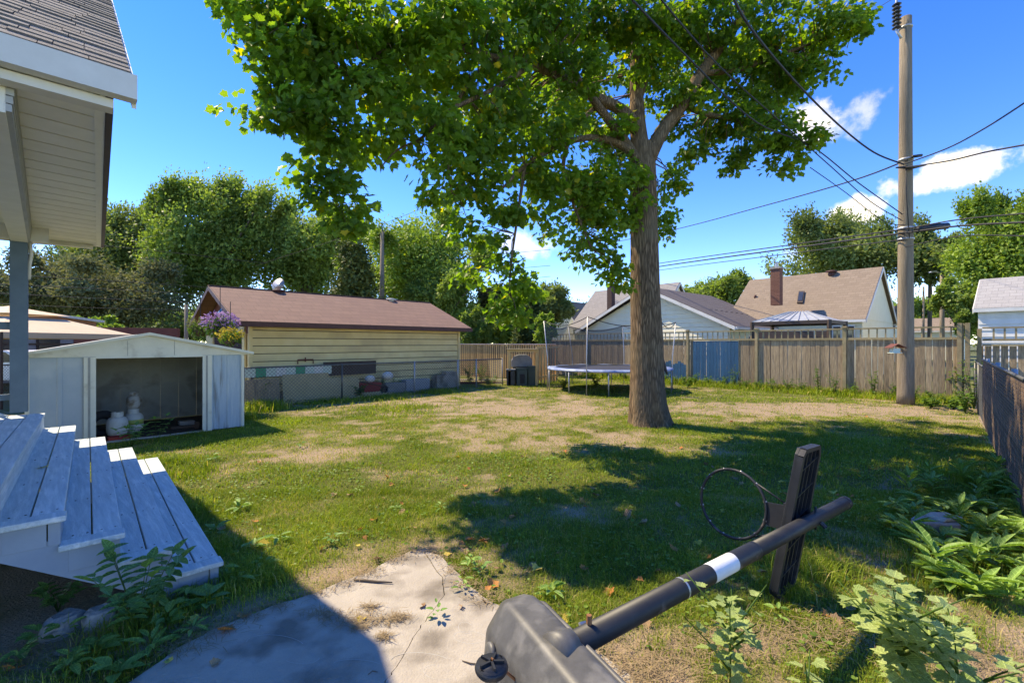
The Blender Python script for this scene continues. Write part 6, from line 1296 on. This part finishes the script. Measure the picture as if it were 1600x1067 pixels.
# longer tufts: (px, py, radius m, n, h)
TUFTS = [(1265, 890, .28, 900, .17), (1225, 925, .16, 600, .12), (250, 930, .2, 400, .15), (200, 990, .22, 450, .14), (170, 1030, .2, 300, .12), (270, 960, .2, 400, .12), (330, 860, .25, 700, .12), (390, 900, .25, 900, .13), (290, 800, .25, 700, .15), (430, 905, .15, 400, .11), (350, 930, .22, 600, .12),
         (300, 740, .35, 700, .13), (260, 725, .3, 500, .14), (450, 660, .4, 500, .10), (410, 640, .5, 900, .30), (1250, 1050, .12, 140, .10), (1450, 900, .3, 500, .14), (1560, 760, .5, 900, .22), (1500, 740, .4, 500, .16), (620, 640, 1.0, 900, .12), (380, 655, .3, 500, .22), (500, 628, 1.0, 1100, .16), (600, 622, .9, 1000, .14), (680, 612, .8, 700, .14),
         (1030, 1010, .1, 120, .07), (860, 930, .1, 180, .10), (720, 880, .15, 350, .06), (740, 905, .12, 250, .06), (460, 870, .25, 700, .08), (1330, 700, .9, 900, .08), (1490, 990, .25, 350, .12), (330, 1000, .08, 80, .09), (1560, 900, .4, 700, .16)]
X_, Y_, H_ = [], [], []
for (px, py, r_, n, hh) in TUFTS:
    g = P(px, py); X_.append(g.x + RS.normal(size=n) * r_ * .5); Y_.append(g.y + RS.normal(size=n) * r_ * .5); H_.append(hh * (.4 + .7 * RS.rand(n)))
# the weed strip along the board fence
n = 9000; s_ = RS.rand(n) * 13.5; b_ = -.1 - RS.rand(n) ** 1.5 * .9; X_.append(FA.x + VF.x * s_ + UF.x * b_); Y_.append(FA.y + VF.y * s_ + UF.y * b_); H_.append((.12 + .28 * RS.rand(n)) * (1 + b_ * .5))
X_, Y_, H_ = map(np.concatenate, (X_, Y_, H_)); ok = valid(X_, Y_); X_, Y_, H_ = X_[ok], Y_[ok], H_[ok]
me = blademesh('grass', X_, Y_, H_, np.zeros(len(X_)), np.clip(.0022 + .0007 * (Y_ - 3), .0022, .008)*1.0, 1.2, RS.rand(len(X_)) * .9); o = bpy.data.objects.new('tall_grass', me); C.objects.link(o); tag(o, 'longer grass tufts along the steps, shed and fences', 'grass', kind='stuff')
# clover and small broad leaves in the lawn
n = 30000; y = 2.0 + 9 * RS.rand(n) ** .9; x = (RS.rand(n) * 2 - 1) * 1.2 * y; ok = valid(x, y); x, y = x[ok], y[ok]; dr = dryness(x, y); cz_ = fbm(x + 71, y + 3, .5); keep = (RS.rand(len(x)) > np.clip(dr * 1.6 - .2, 0, .97)) & (cz_ + RS.rand(len(x)) * .3 > .57); x, y = x[keep], y[keep]; n = len(x)
pz = np.stack([x, y, hz(x, y) + .012 + RS.rand(n) * .03], 1); d = rvec(n); d[:, 2] = np.abs(d[:, 2]) * .3
CLM = leafmat('lawn_weed_leaf', (.08, .16, .02), (.19, .30, .05), None, 1, .3, .5, 2)
me = scatter_leaves('foliage', pz, d, rvec(n) * .35 + np.array([0, 0, 1.]), .017 + .024 * RS.rand(n), leaf_template(OVAL * np.array([1.5, 1]), .15, .2), CLM); o = bpy.data.objects.new('lawn_weeds', me); C.objects.link(o); tag(o, 'small broad-leaved weeds mixed into the lawn', 'weeds', kind='stuff')

# weed thickets: individual plants along the back fence and at right
def leafy(label, name, base, h, r, n, tm, m, size, cat='plant', group=None, stems=5, up=.6):
    base = Vector(base); t = thing(name, label, cat, base, group); mb = MB(); pts, tips, nr, sz = [], [], [], []
    for s in range(stems):
        a = RS.rand() * 6.28; le = r * (.3 + .7 * RS.rand()); e = base + Vector((math.cos(a) * le, math.sin(a) * le, h * (.6 + .4 * RS.rand()))); mid = base.lerp(e, .5) + Vector((0, 0, h * .1)); mb.tube([base, mid, e], [.006, .004, .002], 4)
        for k in range(n // stems):
            q = .15 + .85 * RS.rand(); p = base.lerp(mid, q * 2) if q < .5 else mid.lerp(e, q * 2 - 1); a2 = RS.rand() * 6.28; pts.append(p); tips.append((math.cos(a2), math.sin(a2), up * (RS.rand() - .3))); nr.append((RS.normal() * .3, RS.normal() * .3, 1)); sz.append(size * (.6 + .7 * RS.rand()) * (1.15 - .5 * q))
    mb.build('stem', LEAFM['weed'], t, True); me = scatter_leaves('leaf', np.array(pts), np.array(tips), np.array(nr), np.array(sz), tm, m, off=base); o = bpy.data.objects.new('foliage', me); C.objects.link(o); o.parent = t; tag(o, kind='stuff'); return t
WL = LEAFM['weed']
ORD = 'first second third fourth fifth sixth seventh eighth ninth tenth eleventh twelfth thirteenth fourteenth fifteenth sixteenth seventeenth eighteenth nineteenth twentieth twenty-first twenty-second twenty-third twenty-fourth twenty-fifth twenty-sixth twenty-seventh twenty-eighth twenty-ninth thirtieth'.split()
wg = 'weeds along the board fence'
for k in range(30):
    s = .5 + k * .47; b = -.22 - RS.rand() * .45; hgt = .35 + .25 * RS.rand() + (.45 if k in (3, 5, 6, 12) else 0)
    leafy('%s green weed clump from the corner post along the foot of the board fence' % ORD[k], 'weed', Fp(s, b, 0), hgt, .26, 70, OV, WL, .10, group=wg, stems=7)
for (px, py, hgt, lb) in ((735, 600, 1.0, 'leafy bush at the garage corner behind the chain link fence'), (752, 598, .85, 'bushy weed left of the barbecue shelter'), (765, 603, .5, 'low weed in front of the raised bed'), (1000, 612, .75, 'dark shrub under the trampoline edge beside the trunk'), (595, 615, .55, 'weed in front of the planter boxes'), (620, 612, .5, 'second weed by the planter boxes'), (560, 622, .5, 'weed beside the wheelbarrow'), (400, 635, .75, 'tall grassy weed beside the shed right corner'), (395, 630, .6, 'leafy weed against the chain link fence end'),
                          (1502, 630, 1.1, 'vine climbing the fence corner post'), (1522, 640, 1.3, 'vine covering the end of the dark screen'), (1508, 645, .6, 'low leafy weed at the fence corner'), (1490, 640, .4, 'small weed right of the utility pole'), (1455, 638, .4, 'dark low weed right of the pole foot'), (880, 608, .4, 'weed under the left of the trampoline'), (930, 604, .5, 'weed under the trampoline middle'), (1075, 606, .5, 'dark weed right of the trunk by the fence')):
    leafy(lb, 'bush', P(px, py), hgt, .35, 150, OV, WL, .11, group=None, stems=10)

# individually leafed plants: large leaves as parts
M['leafA'] = leafmat('sapling_leaf', (.24, .34, .09), (.40, .48, .19), None, 1, .35, .5, 4, (1.1, 1.15, .6), rndobj=True)
M['leafB'] = leafmat('broad_weed_leaf', (.13, .26, .055), (.27, .42, .10), None, 1, .3, .45, 3, (1.2, 1.3, .6), rndobj=True)
M['leafC'] = leafmat('compound_leaf', (.09, .20, .05), (.18, .34, .08), None, 1, .3, .45, 3, (1.2, 1.3, .6), rndobj=True)
LANCE = np.array([(0, 0), (.10, .15), (.15, .4), (.12, .7), (.05, .9), (0, 1.0)], float)
def lm(tm, m): return rawmesh('leaf', tm[0], [f[None, :] for f in tm[1]], m)
meN = lm(leaf_template(LANCE, .2, .4), M['leafB']); meA, meB, meC = lm(leaf_template(MAPLE, .18, .25), M['leafA']), lm(leaf_template(LANCE * np.array([1.5, 1]), .25, .45), M['leafB']), lm(leaf_template(OVAL * np.array([.95, 1]), .25, .3), M['leafC'])
def put_leaf(root, me, p, tip, nrm, size):
    t = Vector(tip).normalized(); s = t.cross(Vector(nrm)); s = s.normalized() if s.length > 1e-4 else t.orthogonal().normalized(); n_ = s.cross(t); lf = bpy.data.objects.new('leaf', me); C.objects.link(lf); lf.parent = root
    lf.matrix_basis = Matrix.Translation(Vector(p) - root.location) @ Matrix(((s.x, t.x, n_.x, 0), (s.y, t.y, n_.y, 0), (s.z, t.z, n_.z, 0), (0, 0, 0, 1))) @ Matrix.Scale(size, 4)
def sapling(label, base, top, n, size, seed, branches=3):
    r = np.random.RandomState(seed); base, top = Vector(base), Vector(top); t = thing('maple_seedling', label, 'sapling', base); h = (top - base).length
    stems = [(base, top)]
    for k in range(branches): a = k * 2.2 + r.rand(); q = .25 + .5 * r.rand(); s0 = base.lerp(top, q); stems.append((s0, s0 + Vector((math.cos(a) * h * .24, math.sin(a) * h * .24, h * .26))))
    mb = MB()
    for a, b in stems: mb.tube([a, a.lerp(b, .5) + Vector((.005, 0, .01)), b], [.005, .0035, .002], 6)
    mb.build('stem', WL, t, True); i = 0
    for (a, b) in stems:
        m_ = n // 2 if a == base else n // (2 * branches)
        for k in range(m_):
            q = (.25 if a == base else .2) + .78 * k / m_; an = k * 2.4 + r.rand() * .5; p = a.lerp(b, min(q, 1)); d = Vector((math.cos(an), math.sin(an), .25 + .5 * q)); pp = p + d * size * .35; put_leaf(t, meA, pp, d + Vector((0, 0, -.35)), (r.normal() * .3, r.normal() * .3, 1), size * (1.05 - .45 * q) * (.8 + .4 * r.rand()))
    return t
sapling('pale green maple seedling with lobed leaves at the bottom right corner', P(1420, 1110), DP(1395, 915, 1.75), 130, .085, 3, 10)
sapling('smaller pale maple seedling right of the larger one', P(1500, 1120), DP(1490, 985, 1.6), 60, .075, 4, 6)
sapling('thin pale maple seedling right of the hoop pole', P(1140, 1095), DP(1140, 940, 1.8), 64, .064, 5, 6)
sapling('tiny pale seedling at the bottom edge beside the thin seedling', P(1262, 1110), DP(1258, 1035, 1.85), 7, .07, 6, 1)
def rosette(label, base, n, size, seed, rise=.6, me=None, group=None):
    r = np.random.RandomState(seed); base = Vector(base); t = thing('broadleaf_weed', label, 'weed', base, group); 
    for k in range(n):
        a = k * 2.4 + r.rand() * .6; el = rise * (.3 + .9 * r.rand()); d = Vector((math.cos(a), math.sin(a), el)); put_leaf(t, me or meB, base + d * .02 + Z * (.005 + r.rand() * .12 * rise), d, (-math.cos(a) * el, -math.sin(a) * el, 1), size * (.6 + .6 * r.rand()))
    return t
rg = 'broad-leaved weeds beside the broken block'; r = random.Random(11)
spots = [(1400, 800), (1440, 790), (1480, 800), (1520, 800), (1560, 810), (1595, 800), (1420, 845), (1510, 850), (1550, 860), (1590, 860), (1480, 885), (1520, 905), (1560, 900), (1600, 910), (1500, 760), (1545, 770), (1590, 765), (1460, 770), (1395, 825), (1530, 940), (1580, 950), (1490, 925), (1620, 840), (1630, 940), (1440, 870), (1540, 830), (1575, 835), (1610, 880), (1415, 775), (1450, 755), (1510, 735), (1565, 745), (1590, 780), (1530, 790), (1495, 825), (1565, 875), (1600, 925), (1535, 885), (1455, 905), (1475, 860), (1430, 815), (1600, 730)]
rows = {'rear': sorted(p for p in spots if p[1] < 820), 'middle': sorted(p for p in spots if 820 <= p[1] < 882), 'front': sorted(p for p in spots if p[1] >= 882)}
k = 0
for rn, row in rows.items():
    for j, (px, py) in enumerate(row):
        rosette('%s broad-leaved weed from the left in the %s row around the broken block' % (ORD[j], rn), P(px + r.uniform(-6, 6), py + r.uniform(-5, 5)), 22, .13 + .03 * (k % 2), 100 + k, [.8, 1.7, 1.2][k % 3], meB if k % 3 == 0 else meN, group=rg); k += 1
for k, (px, py, n, s, lb) in enumerate([(735, 890, 12, .07, 'flat weed at the tip of the concrete path'), (752, 897, 10, .06, 'flat weed right of the path tip'), (722, 925, 9, .05, 'wilted weed on the right path edge'), (683, 968, 8, .05, 'small weed sprouting from the path crack'), (862, 935, 12, .08, 'weed beside the hoop base'), (215, 955, 10, .12, 'weed among the tufts left of the path'), (300, 935, 10, .10, 'leafy weed at the foot of the lowest step'), (260, 985, 10, .10, 'weed at the path corner'), (395, 860, 9, .08, 'broad weed in the shade right of the steps'), (470, 700, 8, .07, 'pale weed in the lawn by the dry patch'), (1215, 970, 8, .05, 'tiny weed on the bare soil'), (60, 1010, 12, .08, 'round-leaved weed at bottom left'), (100, 1000, 10, .07, 'round-leaved weed beside the white stone'), (30, 1040, 9, .08, 'round-leaved weed in the bottom left corner'), (345, 905, 10, .12, 'dandelion leaves in front of the steps'), (335, 840, 10, .11, 'dandelion leaves right of the steps'), (375, 800, 9, .1, 'broad weed along the shadow of the roof')]):
    rosette(lb, P(px, py), n, s, 200 + k, .7, meC if k % 2 else meB)
# compound-leaved plant at the steps, sprouts at the shed
def compound(label, base, h, nst, seed, size=.085):
    r = np.random.RandomState(seed); base = Vector(base); t = thing('young_ash', label, 'plant', base); mb = MB()
    for s in range(nst):
        a = s * 2.4 + r.rand(); e = base + Vector((math.cos(a) * h * .45, math.sin(a) * h * .45, h * (.55 + .5 * r.rand()))); mb.tube([base, base.lerp(e, .5) + Z * .04, e], [.004, .003, .002], 5)
        for k in range(4):
            q = .45 + .18 * k; p = base.lerp(e, q) + Z * .03; d0 = (e - base).normalized(); sd = d0.cross(Z).normalized()
            for sg in (-1, 1): put_leaf(t, meC, p, sd * sg + d0 * .4 + Z * -.15, Z + sd * .2 * sg, size * (.8 + .4 * r.rand()))
        put_leaf(t, meC, e, d0 - Z * .3, Z, size * 1.2)
    mb.build('stem', WL, t, True)
compound('bright leafy plant growing up beside the lower steps', P(214, 992), .44, 10, 1, .095); compound('smaller leafy plant under the side of the steps', P(90, 955), .16, 5, 2, .07)
compound('green sprout in front of the shed doorway', P(205, 700), .38, 6, 3, .09); compound('second sprout at the shed doorway', P(245, 692), .42, 4, 4, .08)

# ------------------------------------------------------------------ fallen leaves
FLM = {'yellow': leafmat('yellow_dead_leaf', (.55, .38, .05), (.72, .52, .12), None, 1, .15, .7, 5, rndobj=True), 'orange': leafmat('orange_dead_leaf', (.42, .13, .04), (.55, .24, .07), None, 1, .15, .7, 5, (1.1, 1, .8), rndobj=True), 'brown': leafmat('brown_dead_leaf', (.26, .15, .075), (.38, .25, .14), None, 1, .1, .8, 5, (1.1, 1, .8), rndobj=True)}
FME = {k: lm(leaf_template(MAPLE, .35, .3), v) for k, v in FLM.items()}
for k, (px, py, n, sz, lb) in enumerate([(262, 968, 12, .12, 'broad dandelion rosette in front of the steps beside the leafy plant'), (325, 950, 12, .12, 'dandelion rosette in front of the lowest step corner'), (372, 918, 12, .11, 'rosette right of the lowest step corner'), (410, 890, 10, .10, 'rosette in the roof shadow right of the steps'), (150, 1030, 12, .11, 'rosette at the lower left beside the fallen yellow leaf'), (235, 1020, 12, .11, 'rosette by the path edge at lower left'), (110, 1050, 12, .09, 'round leafed clump near the bottom left edge'), (180, 1060, 10, .10, 'rosette at the bottom edge left of the path'), (300, 990, 10, .09, 'small rosette at the path edge below the steps'), (435, 850, 9, .09, 'rosette at the edge of the roof shadow'), (330, 720, 9, .09, 'rosette in the lawn right of the upper steps'), (560, 770, 8, .06, 'small rosette in the sunny lawn left of centre'), (620, 800, 8, .06, 'small rosette in the sunny lawn above the path'), (520, 850, 8, .07, 'small rosette left of the path tip'), (690, 800, 8, .07, 'small rosette at the edge of the tree shadow'), (860, 720, 8, .07, 'small rosette in front of the tree to the left')]):
    rosette(lb, P(px, py), n, sz, 300 + k, .6, [meB, meC, meN][k % 3])
r = random.Random(21); fixed = [(345, 990, 'orange', .09), (378, 970, 'orange', .07), (152, 1022, 'yellow', .07), (312, 970, 'yellow', .075), (25, 1050, 'orange', .08), (1405, 882, 'yellow', .085), (568, 970, 'yellow', .06), (745, 780, 'yellow', .09), (170, 732, 'yellow', .0), (605, 955, 'brown', .0), (330, 1045, 'brown', .05), (265, 1040, 'yellow', .04), (1265, 910, 'orange', .05), (790, 855, 'brown', .07), (985, 810, 'brown', .14), (1010, 820, 'brown', .12), (560, 858, 'yellow', .04), (505, 860, 'orange', .05), (565, 830, 'orange', .05), (630, 790, 'orange', .05), (1300, 975, 'brown', .07), (1330, 960, 'brown', .06), (910, 895, 'orange', .06), (870, 870, 'orange', .06), (1090, 850, 'yellow', .06), (1340, 745, 'yellow', .08), (1230, 945, 'orange', .06)]
auto = []
for k in range(125):
    if k < 100: px, py = r.uniform(560, 1560), 650 + 330 * r.random() ** 1.3
    else: px, py = r.uniform(240, 900), r.uniform(700, 900)
    auto.append((px, py, r.choice(['yellow', 'orange', 'orange', 'brown', 'brown']), r.uniform(.045, .085)))
for (px, py, cname, sz) in fixed + auto:
    if sz <= 0: continue
    g = P(px, py); onp = bool(inpoly(np.array([g.x]), np.array([g.y]), PATHFULL)[0])
    if not onp and not valid(np.array([g.x]), np.array([g.y]))[0]: continue
    z = .022 if onp else float(hz(np.array([g.x]), np.array([g.y]))[0]) + .028
    o = inst('fallen_leaf', FME[cname], None, Vector((g.x, g.y, z)), (r.uniform(-.5, .5), r.uniform(-.5, .5), r.uniform(0, 6.28)), sz)
    where = 'the concrete path' if onp else 'the lawn'
    tag(o, 'curled %s fallen maple leaf lying on %s' % (cname, where), 'leaf', '%s fallen leaves on %s' % (cname, where))
# two leaves on the steps
tag(inst('fallen_leaf', FME['yellow'], None, P(68, 731, .70) + Z * .006, (.1, .1, 1), .07), 'yellow leaf lying on the second tread below the deck', 'leaf')
print('objects', len(bpy.data.objects), 'polys', sum(len(m.polygons) for m in bpy.data.meshes))
